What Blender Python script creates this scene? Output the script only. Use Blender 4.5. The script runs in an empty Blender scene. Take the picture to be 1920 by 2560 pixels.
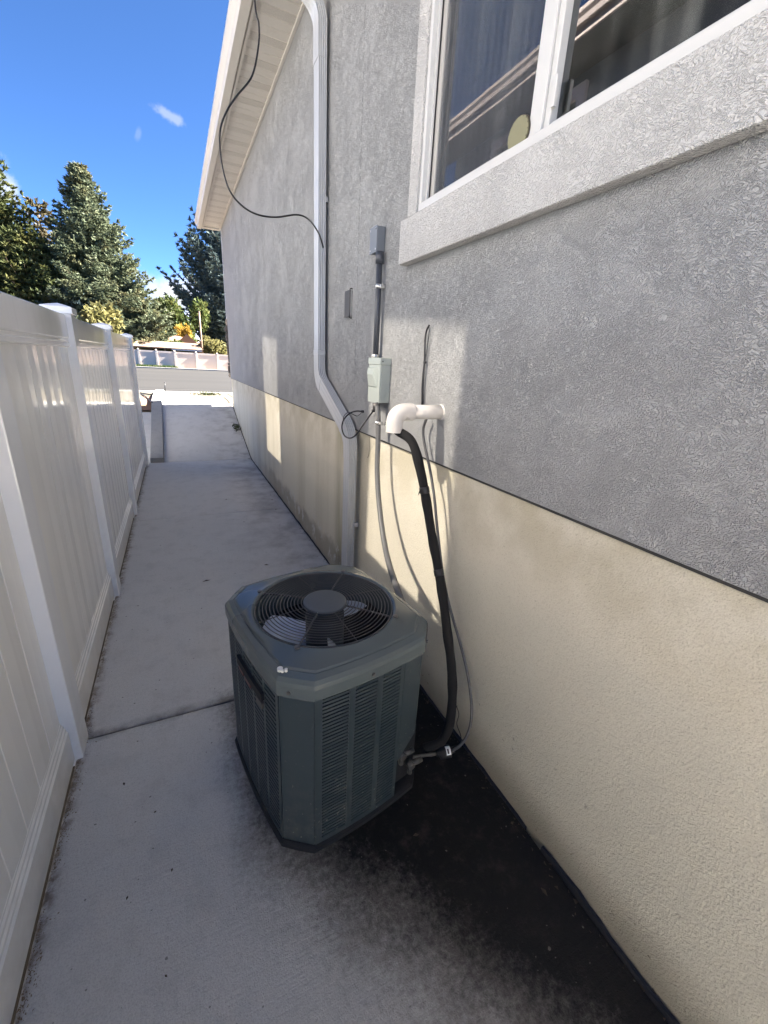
import bpy, bmesh, math, random
import numpy as np
from mathutils import Vector, Matrix

random.seed(7)
rng = np.random.default_rng(7)
scene = bpy.context.scene
COL = scene.collection

# ------------------------------------------------------------------ camera
# rows are the world axes written in camera axes (x right, y down, z forward)
R3 = np.array([[0.90439367, -0.09372091, 0.41627933],
               [-0.42344495, -0.31738284, 0.84850604],
               [0.05259716, -0.94365488, -0.32672468]])
FPX = 1056.0
EYE = np.array([0.0, 0.0, 1.6])
cd = bpy.data.cameras.new('camera')
cam = bpy.data.objects.new('camera', cd)
COL.objects.link(cam)
cd.sensor_fit = 'VERTICAL'
cd.sensor_height = 36.0
cd.lens = 36.0 * FPX / 2560.0
cd.clip_start = 0.02
cd.clip_end = 20000
m = Matrix.Identity(4)
for i in range(3):
    m[i][0] = R3[i, 0]
    m[i][1] = -R3[i, 1]
    m[i][2] = -R3[i, 2]
    m[i][3] = EYE[i]
cam.matrix_world = m
scene.camera = cam

def ray(p):
    return R3 @ np.array([p[0] - 960.0, p[1] - 1280.0, FPX])
def on_x(p, X):
    r = ray(p); q = EYE + r * (X / r[0]); return Vector(q)
def on_y(p, Y):
    r = ray(p); q = EYE + r * (Y / r[1]); return Vector(q)
def on_z(p, Z):
    r = ray(p); q = EYE + r * ((Z - EYE[2]) / r[2]); return Vector(q)

# ------------------------------------------------------------------ light
SUN_DIR = Vector((0.755, 0.05, 0.645)).normalized()      # towards the sun, behind the house
ELEV = math.asin(SUN_DIR.z)
AZ = math.atan2(SUN_DIR.x, SUN_DIR.y)
world = bpy.data.worlds.new('World')
scene.world = world
world.use_nodes = True
nt = world.node_tree
nt.nodes.clear()
def wn(t, **kw):
    n = nt.nodes.new(t)
    for k, v in kw.items(): setattr(n, k, v)
    return n
w_out = wn('ShaderNodeOutputWorld')
w_bg = wn('ShaderNodeBackground')
SKY_STRENGTH = 0.05
w_bg.inputs['Strength'].default_value = SKY_STRENGTH
sky = wn('ShaderNodeTexSky', sky_type='NISHITA', sun_disc=False)
sky.sun_elevation = ELEV
sky.sun_rotation = AZ
sky.altitude = 1800
sky.air_density = 0.262
sky.dust_density = 0.15
sky.ozone_density = 3.0
# thin clouds, mixed into the sky by direction
w_tc = wn('ShaderNodeTexCoord')
w_noise = wn('ShaderNodeTexNoise'); w_noise.inputs['Scale'].default_value = 26.0
w_noise.inputs['Detail'].default_value = 6.0; w_noise.inputs['Roughness'].default_value = 0.62
nt.links.new(w_tc.outputs['Generated'], w_noise.inputs['Vector'])
def wmath(op, a, b=None, c=None):
    n = wn('ShaderNodeMath', operation=op)
    for i, v in enumerate((a, b, c)):
        if v is None: continue
        if hasattr(v, 'is_linked') or hasattr(v, 'links'): nt.links.new(v, n.inputs[i])
        else: n.inputs[i].default_value = v
    return n.outputs[0]
def cloud(cdir, rx, ry, tilt, gain, nw):
    d = Vector(cdir).normalized()
    rgt = d.cross(Vector((0, 0, 1))).normalized()
    up = rgt.cross(d)
    ax = rgt * math.cos(tilt) + up * math.sin(tilt)
    ay = up * math.cos(tilt) - rgt * math.sin(tilt)
    sub = wn('ShaderNodeVectorMath', operation='SUBTRACT'); nt.links.new(w_tc.outputs['Generated'], sub.inputs[0]); sub.inputs[1].default_value = d
    o = []
    for a, r in ((ax, rx), (ay, ry)):
        dt = wn('ShaderNodeVectorMath', operation='DOT_PRODUCT'); nt.links.new(sub.outputs[0], dt.inputs[0]); dt.inputs[1].default_value = a / r
        o.append(wmath('MULTIPLY', dt.outputs['Value'], dt.outputs['Value']))
    dist = wmath('SQRT', wmath('ADD', o[0], o[1]))
    nz = wmath('MULTIPLY', wmath('SUBTRACT', w_noise.outputs[0], 0.5), nw)
    v = wmath('SUBTRACT', 1.0, wmath('ADD', dist, nz))
    mr = wn('ShaderNodeMapRange', interpolation_type='SMOOTHSTEP'); nt.links.new(v, mr.inputs[0])
    mr.inputs[1].default_value = 0.0; mr.inputs[2].default_value = 0.75
    return wmath('MULTIPLY', mr.outputs[0], gain)
cl = [cloud((0.0310, 0.931, 0.3645), 0.034, 0.010, -0.12, 0.36, 2.8),
      cloud((-0.0182, 0.9428, 0.333), 0.006, 0.013, -0.4, 0.13, 1.9),
      cloud((-0.232, 0.951, 0.228), 0.045, 0.040, 0.5, 0.8, 2.0),
      cloud((0.010, 0.9937, 0.100), 0.075, 0.060, 0.0, 1.0, 1.3),
      cloud((-0.30, 0.93, 0.10), 0.12, 0.05, 0.0, 0.9, 1.6),
      cloud((0.42, 0.89, 0.12), 0.16, 0.06, 0.0, 0.9, 1.6)]
csum = cl[0]
for c in cl[1:]: csum = wmath('MAXIMUM', csum, c)
w_hsv = wn('ShaderNodeHueSaturation'); w_hsv.inputs['Saturation'].default_value = 1.12
nt.links.new(sky.outputs[0], w_hsv.inputs['Color'])
w_mix = wn('ShaderNodeMix', data_type='RGBA')
nt.links.new(csum, w_mix.inputs['Factor'])
nt.links.new(w_hsv.outputs[0], w_mix.inputs['A'])
w_mix.inputs['B'].default_value = (1.55, 1.6, 1.7, 1)
nt.links.new(w_mix.outputs['Result'], w_bg.inputs['Color'])
nt.links.new(w_bg.outputs[0], w_out.inputs[0])

sl = bpy.data.lights.new('sun', 'SUN')
sl.energy = 4.6
sl.angle = math.radians(0.53)
sl.color = (1.0, 0.94, 0.85)
sun = bpy.data.objects.new('sun', sl)
COL.objects.link(sun)
sun.rotation_euler = SUN_DIR.to_track_quat('Z', 'Y').to_euler()
sun.location = (20, 2, 20)

# sunlight thrown back by two upstairs window panes of the house across the fence
def pane_glint(y, z, w, h, power):
    ld = bpy.data.lights.new('window_glint', 'AREA')
    ld.shape = 'RECTANGLE'; ld.size = w; ld.size_y = h
    ld.energy = power; ld.spread = math.radians(1.0); ld.color = (1.0, 0.90, 0.76)
    lo = bpy.data.objects.new('window_glint', ld)
    COL.objects.link(lo)
    d = Vector((0.755, -0.085, -0.645)).normalized()
    lo.rotation_euler = (-d).to_track_quat('Z', 'Y').to_euler()
    lo.location = (-2.62, y, z)
GL = 0.165
pane_glint(1.90 + 0.113 * 3.65, 1.02 + 0.854 * 3.65, 0.89, 1.18, 2.0 * GL)
pane_glint(5.38 + 0.113 * 3.65, 1.06 + 0.854 * 3.65, 0.84, 1.18, 1.8 * GL)

scene.view_settings.view_transform = 'Standard'
scene.view_settings.look = 'None'
scene.view_settings.exposure = 3.92
scene.view_settings.gamma = 1.0
scene.view_settings.use_curve_mapping = False
scene.cycles.use_denoising = True
scene.cycles.max_bounces = 10
scene.cycles.diffuse_bounces = 6
scene.cycles.transparent_max_bounces = 12
scene.cycles.caustics_reflective = False
scene.cycles.caustics_refractive = False

# ------------------------------------------------------------------ object helpers
WM = {}
def link(o, parent=None):
    COL.objects.link(o)
    if parent is not None: o.parent = parent
def thing(name, label, cat, loc=(0, 0, 0), rz=0.0, group=None):
    o = bpy.data.objects.new(name, None)
    COL.objects.link(o)
    o.empty_display_size = 0.1
    o.location = loc; o.rotation_euler = (0, 0, rz)
    WM[o.name] = Matrix.Translation(Vector(loc)) @ Matrix.Rotation(rz, 4, 'Z')
    o['label'] = label; o['category'] = cat
    if group: o['group'] = group
    return o
def tag(o, label, cat, group=None):
    o['label'] = label; o['category'] = cat
    if group: o['group'] = group
    return o
def structure(o):
    o['kind'] = 'structure'; return o

class MB:
    def __init__(s): s.v = []; s.f = []; s.sm = []
    def add(s, vs, fs, smooth=False):
        b = len(s.v)
        s.v.extend([tuple(v) for v in vs])
        s.f.extend([tuple(b + i for i in f) for f in fs])
        s.sm.extend([smooth] * len(fs))
        return s
    def box(s, x0, x1, y0, y1, z0, z1, bev=0.0):
        if x0 > x1: x0, x1 = x1, x0
        if y0 > y1: y0, y1 = y1, y0
        if z0 > z1: z0, z1 = z1, z0
        if bev <= 0:
            vs = [(x, y, z) for x in (x0, x1) for y in (y0, y1) for z in (z0, z1)]
            fs = [(0, 1, 3, 2), (4, 6, 7, 5), (0, 4, 5, 1), (2, 3, 7, 6), (0, 2, 6, 4), (1, 5, 7, 3)]
            return s.add(vs, fs)
        bm = bmesh.new()
        bmesh.ops.create_cube(bm, size=1.0)
        for v in bm.verts:
            v.co = Vector(((x0 + x1) / 2 + v.co.x * (x1 - x0), (y0 + y1) / 2 + v.co.y * (y1 - y0), (z0 + z1) / 2 + v.co.z * (z1 - z0)))
        bmesh.ops.bevel(bm, geom=bm.edges[:], offset=bev, segments=2, profile=0.6, affect='EDGES')
        bm.verts.index_update()
        s.add([v.co[:] for v in bm.verts], [[v.index for v in f.verts] for f in bm.faces])
        bm.free(); return s
    def tube(s, path, r, n=8, cap=True, smooth=True):
        P = [Vector(p) for p in path]
        rr = r if isinstance(r, (list, tuple)) else [r] * len(P)
        vs = []; fs = []
        up = None
        for i, p in enumerate(P):
            t = (P[min(i + 1, len(P) - 1)] - P[max(i - 1, 0)]).normalized()
            if up is None:
                up = Vector((0, 0, 1)) if abs(t.z) < 0.9 else Vector((1, 0, 0))
            a = up - t * up.dot(t)
            if a.length < 1e-5: a = t.orthogonal()
            a.normalize(); up = a
            b = t.cross(a)
            for k in range(n):
                w = 2 * math.pi * k / n
                vs.append(p + (a * math.cos(w) + b * math.sin(w)) * rr[i])
        for i in range(len(P) - 1):
            for k in range(n):
                fs.append((i * n + k, i * n + (k + 1) % n, (i + 1) * n + (k + 1) % n, (i + 1) * n + k))
        s.add(vs, fs, smooth)
        if cap:
            b = len(s.v) - len(vs)
            s.f.append(tuple(b + k for k in range(n))[::-1]); s.sm.append(False)
            s.f.append(tuple(b + (len(P) - 1) * n + k for k in range(n))); s.sm.append(False)
        return s
    def sweep(s, prof, frames, closed=True, cap=True, smooth=False):
        """prof: 2-D points; frames: list of (origin, ax, ay)"""
        n = len(prof); vs = []; fs = []
        for (o, ax, ay) in frames:
            for (a, b) in prof: vs.append(Vector(o) + Vector(ax) * a + Vector(ay) * b)
        m_ = n if closed else n - 1
        for i in range(len(frames) - 1):
            for k in range(m_):
                fs.append((i * n + k, i * n + (k + 1) % n, (i + 1) * n + (k + 1) % n, (i + 1) * n + k))
        if cap and closed:
            fs.append(tuple(range(n))[::-1]); fs.append(tuple((len(frames) - 1) * n + k for k in range(n)))
        return s.add(vs, fs, smooth)
    def loops(s, rings, smooth=True, close_end=False, close_start=False):
        n = len(rings[0]); vs = [p for r in rings for p in r]; fs = []
        for i in range(len(rings) - 1):
            for k in range(n):
                fs.append((i * n + k, i * n + (k + 1) % n, (i + 1) * n + (k + 1) % n, (i + 1) * n + k))
        if close_end: fs.append(tuple((len(rings) - 1) * n + k for k in range(n)))
        if close_start: fs.append(tuple(range(n))[::-1])
        return s.add(vs, fs, smooth)
    def cyl(s, c, r, z0, z1, n=24, smooth=True, axis='z'):
        rings = []
        for z in (z0, z1):
            ring = []
            for k in range(n):
                w = 2 * math.pi * k / n
                a, b = r * math.cos(w), r * math.sin(w)
                if axis == 'z': ring.append((c[0] + a, c[1] + b, z))
                elif axis == 'x': ring.append((z, c[1] + a, c[2] + b))
                else: ring.append((c[0] + b, z, c[2] + a))
            rings.append(ring)
        b = len(s.v)
        s.loops(rings, smooth)
        s.f.append(tuple(b + k for k in range(n))[::-1]); s.sm.append(False)
        s.f.append(tuple(b + n + k for k in range(n))); s.sm.append(False)
        return s
    def mesh(s, name, mat):
        me = bpy.data.meshes.new(name)
        me.from_pydata(s.v, [], s.f)
        me.polygons.foreach_set('use_smooth', s.sm)
        if mat: me.materials.append(mat)
        me.update()
        return me
    def build(s, name, mat, parent=None, world=False):
        if world and parent is not None:
            inv = WM[parent.name].inverted()
            s.v = [tuple(inv @ Vector(v)) for v in s.v]
        o = bpy.data.objects.new(name, s.mesh(name, mat))
        link(o, parent)
        if parent is not None: WM[o.name] = WM[parent.name]
        else: WM[o.name] = Matrix.Identity(4)
        return o
def mesh_obj(name, me, parent=None, loc=None):
    o = bpy.data.objects.new(name, me); link(o, parent)
    if loc is not None: o.location = loc
    return o
def smooth_path(pts, n=6):
    """Catmull-Rom through the points"""
    P = [Vector(p) for p in pts]
    P = [P[0] * 2 - P[1]] + P + [P[-1] * 2 - P[-2]]
    out = []
    for i in range(1, len(P) - 2):
        for k in range(n):
            t = k / n
            a, b, c, d = P[i - 1], P[i], P[i + 1], P[i + 2]
            out.append(0.5 * ((2 * b) + (c - a) * t + (2 * a - 5 * b + 4 * c - d) * t * t + (3 * b - a - 3 * c + d) * t ** 3))
    out.append(P[-2])
    return out

# ------------------------------------------------------------------ materials
class NT:
    def __init__(s, name):
        s.m = bpy.data.materials.new(name); s.m.use_nodes = True
        s.t = s.m.node_tree; s.t.nodes.clear()
        s.out = s.n('ShaderNodeOutputMaterial')
        s.geo = s.n('ShaderNodeNewGeometry')
        s.pos = s.geo.outputs['Position']
    def n(s, t, **kw):
        x = s.t.nodes.new(t)
        for k, v in kw.items(): setattr(x, k, v)
        return x
    def l(s, a, b): s.t.links.new(a, b)
    def put(s, v, sock):
        if hasattr(v, 'node'): s.l(v, sock)
        else: sock.default_value = v
    def math(s, op, a, b=0.0, c=0.0, clamp=False):
        x = s.n('ShaderNodeMath', operation=op); x.use_clamp = clamp
        s.put(a, x.inputs[0]); s.put(b, x.inputs[1]); s.put(c, x.inputs[2])
        return x.outputs[0]
    def scale(s, vec, k):
        x = s.n('ShaderNodeVectorMath', operation='MULTIPLY'); s.put(vec, x.inputs[0]); x.inputs[1].default_value = k
        return x.outputs[0]
    def vadd(s, a, b):
        x = s.n('ShaderNodeVectorMath', operation='ADD'); s.put(a, x.inputs[0]); s.put(b, x.inputs[1]); return x.outputs[0]
    def noise(s, scale, detail=3.0, rough=0.55, vec=None, col=False, dist=0.0):
        x = s.n('ShaderNodeTexNoise'); x.inputs['Scale'].default_value = scale
        x.inputs['Detail'].default_value = detail; x.inputs['Roughness'].default_value = rough
        x.inputs['Distortion'].default_value = dist
        s.l(vec if vec is not None else s.pos, x.inputs['Vector'])
        return x.outputs['Color' if col else 0]
    def ramp(s, v, a, b, lo=0.0, hi=1.0, smooth=True):
        x = s.n('ShaderNodeMapRange', interpolation_type='SMOOTHSTEP' if smooth else 'LINEAR')
        s.put(v, x.inputs[0]); x.inputs[1].default_value = a; x.inputs[2].default_value = b
        x.inputs[3].default_value = lo; x.inputs[4].default_value = hi
        return x.outputs[0]
    def mix(s, f, a, b):
        x = s.n('ShaderNodeMix', data_type='RGBA')
        s.put(f, x.inputs['Factor'])
        for v, k in ((a, 'A'), (b, 'B')):
            if hasattr(v, 'node'): s.l(v, x.inputs[k])
            else: x.inputs[k].default_value = (v[0], v[1], v[2], 1)
        return x.outputs['Result']
    def xyz(s):
        x = s.n('ShaderNodeSeparateXYZ'); s.l(s.pos, x.inputs[0]); return x.outputs
    def bump(s, h, strength, dist, prev=None):
        x = s.n('ShaderNodeBump'); x.inputs['Strength'].default_value = strength; x.inputs['Distance'].default_value = dist
        s.put(h, x.inputs['Height'])
        if prev is not None: s.l(prev, x.inputs['Normal'])
        return x.outputs[0]
    def bsdf(s, color, rough=0.6, metallic=0.0, spec=0.5, normal=None, coat=0.0, emit=None):
        b = s.n('ShaderNodeBsdfPrincipled')
        if hasattr(color, 'node'): s.l(color, b.inputs['Base Color'])
        else: b.inputs['Base Color'].default_value = (color[0], color[1], color[2], 1)
        s.put(rough, b.inputs['Roughness'])
        b.inputs['Metallic'].default_value = metallic
        b.inputs['Specular IOR Level'].default_value = spec
        if coat: b.inputs['Coat Weight'].default_value = coat; b.inputs['Coat Roughness'].default_value = 0.08
        if normal is not None: s.l(normal, b.inputs['Normal'])
        s.l(b.outputs[0], s.out.inputs[0])
        return b

def simple(name, col, rough=0.5, var=0.12, vscale=6.0, bump=0.0, bscale=80.0, metallic=0.0, spec=0.5, coat=0.0, dirt=None):
    t = NT(name)
    n = t.noise(vscale, 4.0)
    dark = tuple(c * (1 - var) for c in col); lite = tuple(min(1, c * (1 + var)) for c in col)
    c = t.mix(n, dark, lite)
    if dirt:
        n2 = t.ramp(t.noise(dirt[1], 5.0, 0.7), 0.56, 0.75)
        c = t.mix(t.math('MULTIPLY', n2, dirt[2]), c, dirt[0])
    r = t.math('ADD', t.math('MULTIPLY', t.math('SUBTRACT', n, 0.5), 0.15), rough, clamp=True)
    nm = t.bump(t.noise(bscale, 3.0), bump, 0.002) if bump else None
    t.bsdf(c, r, metallic, spec, nm, coat)
    return t.m

# stucco with its worm-like float marks
def stucco(name, lo, hi, k=1.0, strength=1.0):
    t = NT(name)
    sw = t.noise(6.0, 2.0, 0.5, col=True)
    warp = t.vadd(t.pos, t.scale(sw, (0.09, 0.09, 0.09)))
    n1 = t.noise(145.0 * k, 1.5, 0.5, vec=warp)
    n2 = t.noise(170.0 * k, 1.2, 0.5, vec=t.scale(warp, (1.0, 0.5, 1.2)))
    n3 = t.noise(78.0 * k, 2.0, 0.55, vec=t.scale(warp, (1.0, 0.8, 1.0)))
    r1 = t.ramp(t.math('ABSOLUTE', t.math('SUBTRACT', n1, 0.5)), 0.0, 0.11, 1.0, 0.0)
    r2 = t.ramp(n2, 0.44, 0.60)
    gate = t.ramp(t.noise(30.0 * k, 2.0), 0.36, 0.54)
    worms = t.math('ADD', t.math('MULTIPLY', t.math('MULTIPLY', r1, gate), 0.55), t.math('ADD', t.math('MULTIPLY', r2, 0.55), t.math('MULTIPLY', t.ramp(n3, 0.40, 0.62), 0.5)))
    calm = t.ramp(t.noise(4.5, 3.0, 0.6), 0.30, 0.50, 0.80, 1.0)
    worms = t.math('MULTIPLY', worms, calm)
    h = t.math('ADD', worms, t.math('MULTIPLY', t.noise(420.0, 2.0, 0.6), 0.22))
    c = t.mix(t.noise(0.8, 4.0, 0.6), lo, hi)
    strk = t.noise(9.0, 4.0, 0.6, vec=t.scale(t.pos, (1.0, 1.0, 0.06)))
    c = t.mix(t.ramp(strk, 0.50, 0.8, 0.0, 0.07), c, tuple(v * 0.72 for v in lo))
    # hollows of the texture painted darker, as shade between the ridges
    c = t.mix(t.ramp(worms, 0.10, 0.62, 0.50, 0.0), c, tuple(v * 0.50 for v in lo))
    nm = t.bump(h, strength, 0.0050)
    t.bsdf(c, 0.92, spec=0.2, normal=nm)
    return t.m
M = {}
def link(o, parent=None):
    COL.objects.link(o)
    if parent is not None: o.parent = parent
def thing(name, label, cat, loc=(0, 0, 0), rz=0.0, group=None):
    o = bpy.data.objects.new(name, None)
    COL.objects.link(o)
    o.empty_display_size = 0.1
    o.location = loc; o.rotation_euler = (0, 0, rz)
    WM[o.name] = Matrix.Translation(Vector(loc)) @ Matrix.Rotation(rz, 4, 'Z')
    o['label'] = label; o['category'] = cat
    if group: o['group'] = group
    return o
def tag(o, label, cat, group=None):
    o['label'] = label; o['category'] = cat
    if group: o['group'] = group
    return o
def structure(o):
    o['kind'] = 'structure'; return o

class MB:
    def __init__(s): s.v = []; s.f = []; s.sm = []
    def add(s, vs, fs, smooth=False):
        b = len(s.v)
        s.v.extend([tuple(v) for v in vs])
        s.f.extend([tuple(b + i for i in f) for f in fs])
        s.sm.extend([smooth] * len(fs))
        return s
    def box(s, x0, x1, y0, y1, z0, z1, bev=0.0):
        if x0 > x1: x0, x1 = x1, x0
        if y0 > y1: y0, y1 = y1, y0
        if z0 > z1: z0, z1 = z1, z0
        if bev <= 0:
            vs = [(x, y, z) for x in (x0, x1) for y in (y0, y1) for z in (z0, z1)]
            fs = [(0, 1, 3, 2), (4, 6, 7, 5), (0, 4, 5, 1), (2, 3, 7, 6), (0, 2, 6, 4), (1, 5, 7, 3)]
            return s.add(vs, fs)
        bm = bmesh.new()
        bmesh.ops.create_cube(bm, size=1.0)
        for v in bm.verts:
            v.co = Vector(((x0 + x1) / 2 + v.co.x * (x1 - x0), (y0 + y1) / 2 + v.co.y * (y1 - y0), (z0 + z1) / 2 + v.co.z * (z1 - z0)))
        bmesh.ops.bevel(bm, geom=bm.edges[:], offset=bev, segments=2, profile=0.6, affect='EDGES')
        bm.verts.index_update()
        s.add([v.co[:] for v in bm.verts], [[v.index for v in f.verts] for f in bm.faces])
        bm.free(); return s
    def tube(s, path, r, n=8, cap=True, smooth=True):
        P = [Vector(p) for p in path]
        rr = r if isinstance(r, (list, tuple)) else [r] * len(P)
        vs = []; fs = []
        up = None
        for i, p in enumerate(P):
            t = (P[min(i + 1, len(P) - 1)] - P[max(i - 1, 0)]).normalized()
            if up is None:
                up = Vector((0, 0, 1)) if abs(t.z) < 0.9 else Vector((1, 0, 0))
            a = up - t * up.dot(t)
            if a.length < 1e-5: a = t.orthogonal()
            a.normalize(); up = a
            b = t.cross(a)
            for k in range(n):
                w = 2 * math.pi * k / n
                vs.append(p + (a * math.cos(w) + b * math.sin(w)) * rr[i])
        for i in range(len(P) - 1):
            for k in range(n):
                fs.append((i * n + k, i * n + (k + 1) % n, (i + 1) * n + (k + 1) % n, (i + 1) * n + k))
        s.add(vs, fs, smooth)
        if cap:
            b = len(s.v) - len(vs)
            s.f.append(tuple(b + k for k in range(n))[::-1]); s.sm.append(False)
            s.f.append(tuple(b + (len(P) - 1) * n + k for k in range(n))); s.sm.append(False)
        return s
    def sweep(s, prof, frames, closed=True, cap=True, smooth=False):
        """prof: 2-D points; frames: list of (origin, ax, ay)"""
        n = len(prof); vs = []; fs = []
        for (o, ax, ay) in frames:
            for (a, b) in prof: vs.append(Vector(o) + Vector(ax) * a + Vector(ay) * b)
        m_ = n if closed else n - 1
        for i in range(len(frames) - 1):
            for k in range(m_):
                fs.append((i * n + k, i * n + (k + 1) % n, (i + 1) * n + (k + 1) % n, (i + 1) * n + k))
        if cap and closed:
            fs.append(tuple(range(n))[::-1]); fs.append(tuple((len(frames) - 1) * n + k for k in range(n)))
        return s.add(vs, fs, smooth)
    def loops(s, rings, smooth=True, close_end=False, close_start=False):
        n = len(rings[0]); vs = [p for r in rings for p in r]; fs = []
        for i in range(len(rings) - 1):
            for k in range(n):
                fs.append((i * n + k, i * n + (k + 1) % n, (i + 1) * n + (k + 1) % n, (i + 1) * n + k))
        if close_end: fs.append(tuple((len(rings) - 1) * n + k for k in range(n)))
        if close_start: fs.append(tuple(range(n))[::-1])
        return s.add(vs, fs, smooth)
    def cyl(s, c, r, z0, z1, n=24, smooth=True, axis='z'):
        rings = []
        for z in (z0, z1):
            ring = []
            for k in range(n):
                w = 2 * math.pi * k / n
                a, b = r * math.cos(w), r * math.sin(w)
                if axis == 'z': ring.append((c[0] + a, c[1] + b, z))
                elif axis == 'x': ring.append((z, c[1] + a, c[2] + b))
                else: ring.append((c[0] + b, z, c[2] + a))
            rings.append(ring)
        b = len(s.v)
        s.loops(rings, smooth)
        s.f.append(tuple(b + k for k in range(n))[::-1]); s.sm.append(False)
        s.f.append(tuple(b + n + k for k in range(n))); s.sm.append(False)
        return s
    def mesh(s, name, mat):
        me = bpy.data.meshes.new(name)
        me.from_pydata(s.v, [], s.f)
        me.polygons.foreach_set('use_smooth', s.sm)
        if mat: me.materials.append(mat)
        me.update()
        return me
    def build(s, name, mat, parent=None, world=False):
        if world and parent is not None:
            inv = WM[parent.name].inverted()
            s.v = [tuple(inv @ Vector(v)) for v in s.v]
        o = bpy.data.objects.new(name, s.mesh(name, mat))
        link(o, parent)
        if parent is not None: WM[o.name] = WM[parent.name]
        else: WM[o.name] = Matrix.Identity(4)
        return o
def mesh_obj(name, me, parent=None, loc=None):
    o = bpy.data.objects.new(name, me); link(o, parent)
    if loc is not None: o.location = loc
    return o
def smooth_path(pts, n=6):
    """Catmull-Rom through the points"""
    P = [Vector(p) for p in pts]
    P = [P[0] * 2 - P[1]] + P + [P[-1] * 2 - P[-2]]
    out = []
    for i in range(1, len(P) - 2):
        for k in range(n):
            t = k / n
            a, b, c, d = P[i - 1], P[i], P[i + 1], P[i + 2]
            out.append(0.5 * ((2 * b) + (c - a) * t + (2 * a - 5 * b + 4 * c - d) * t * t + (3 * b - a - 3 * c + d) * t ** 3))
    out.append(P[-2])
    return out

# ------------------------------------------------------------------ materials
class NT:
    def __init__(s, name):
        s.m = bpy.data.materials.new(name); s.m.use_nodes = True
        s.t = s.m.node_tree; s.t.nodes.clear()
        s.out = s.n('ShaderNodeOutputMaterial')
        s.geo = s.n('ShaderNodeNewGeometry')
        s.pos = s.geo.outputs['Position']
    def n(s, t, **kw):
        x = s.t.nodes.new(t)
        for k, v in kw.items(): setattr(x, k, v)
        return x
    def l(s, a, b): s.t.links.new(a, b)
    def put(s, v, sock):
        if hasattr(v, 'node'): s.l(v, sock)
        else: sock.default_value = v
    def math(s, op, a, b=0.0, c=0.0, clamp=False):
        x = s.n('ShaderNodeMath', operation=op); x.use_clamp = clamp
        s.put(a, x.inputs[0]); s.put(b, x.inputs[1]); s.put(c, x.inputs[2])
        return x.outputs[0]
    def scale(s, vec, k):
        x = s.n('ShaderNodeVectorMath', operation='MULTIPLY'); s.put(vec, x.inputs[0]); x.inputs[1].default_value = k
        return x.outputs[0]
    def vadd(s, a, b):
        x = s.n('ShaderNodeVectorMath', operation='ADD'); s.put(a, x.inputs[0]); s.put(b, x.inputs[1]); return x.outputs[0]
    def noise(s, scale, detail=3.0, rough=0.55, vec=None, col=False, dist=0.0):
        x = s.n('ShaderNodeTexNoise'); x.inputs['Scale'].default_value = scale
        x.inputs['Detail'].default_value = detail; x.inputs['Roughness'].default_value = rough
        x.inputs['Distortion'].default_value = dist
        s.l(vec if vec is not None else s.pos, x.inputs['Vector'])
        return x.outputs['Color' if col else 0]
    def ramp(s, v, a, b, lo=0.0, hi=1.0, smooth=True):
        x = s.n('ShaderNodeMapRange', interpolation_type='SMOOTHSTEP' if smooth else 'LINEAR')
        s.put(v, x.inputs[0]); x.inputs[1].default_value = a; x.inputs[2].default_value = b
        x.inputs[3].default_value = lo; x.inputs[4].default_value = hi
        return x.outputs[0]
    def mix(s, f, a, b):
        x = s.n('ShaderNodeMix', data_type='RGBA')
        s.put(f, x.inputs['Factor'])
        for v, k in ((a, 'A'), (b, 'B')):
            if hasattr(v, 'node'): s.l(v, x.inputs[k])
            else: x.inputs[k].default_value = (v[0], v[1], v[2], 1)
        return x.outputs['Result']
    def xyz(s):
        x = s.n('ShaderNodeSeparateXYZ'); s.l(s.pos, x.inputs[0]); return x.outputs
    def bump(s, h, strength, dist, prev=None):
        x = s.n('ShaderNodeBump'); x.inputs['Strength'].default_value = strength; x.inputs['Distance'].default_value = dist
        s.put(h, x.inputs['Height'])
        if prev is not None: s.l(prev, x.inputs['Normal'])
        return x.outputs[0]
    def bsdf(s, color, rough=0.6, metallic=0.0, spec=0.5, normal=None, coat=0.0, emit=None):
        b = s.n('ShaderNodeBsdfPrincipled')
        if hasattr(color, 'node'): s.l(color, b.inputs['Base Color'])
        else: b.inputs['Base Color'].default_value = (color[0], color[1], color[2], 1)
        s.put(rough, b.inputs['Roughness'])
        b.inputs['Metallic'].default_value = metallic
        b.inputs['Specular IOR Level'].default_value = spec
        if coat: b.inputs['Coat Weight'].default_value = coat; b.inputs['Coat Roughness'].default_value = 0.08
        if normal is not None: s.l(normal, b.inputs['Normal'])
        s.l(b.outputs[0], s.out.inputs[0])
        return b

def simple(name, col, rough=0.5, var=0.12, vscale=6.0, bump=0.0, bscale=80.0, metallic=0.0, spec=0.5, coat=0.0, dirt=None):
    t = NT(name)
    n = t.noise(vscale, 4.0)
    dark = tuple(c * (1 - var) for c in col); lite = tuple(min(1, c * (1 + var)) for c in col)
    c = t.mix(n, dark, lite)
    if dirt:
        n2 = t.ramp(t.noise(dirt[1], 5.0, 0.7), 0.56, 0.75)
        c = t.mix(t.math('MULTIPLY', n2, dirt[2]), c, dirt[0])
    r = t.math('ADD', t.math('MULTIPLY', t.math('SUBTRACT', n, 0.5), 0.15), rough, clamp=True)
    nm = t.bump(t.noise(bscale, 3.0), bump, 0.002) if bump else None
    t.bsdf(c, r, metallic, spec, nm, coat)
    return t.m

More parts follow.
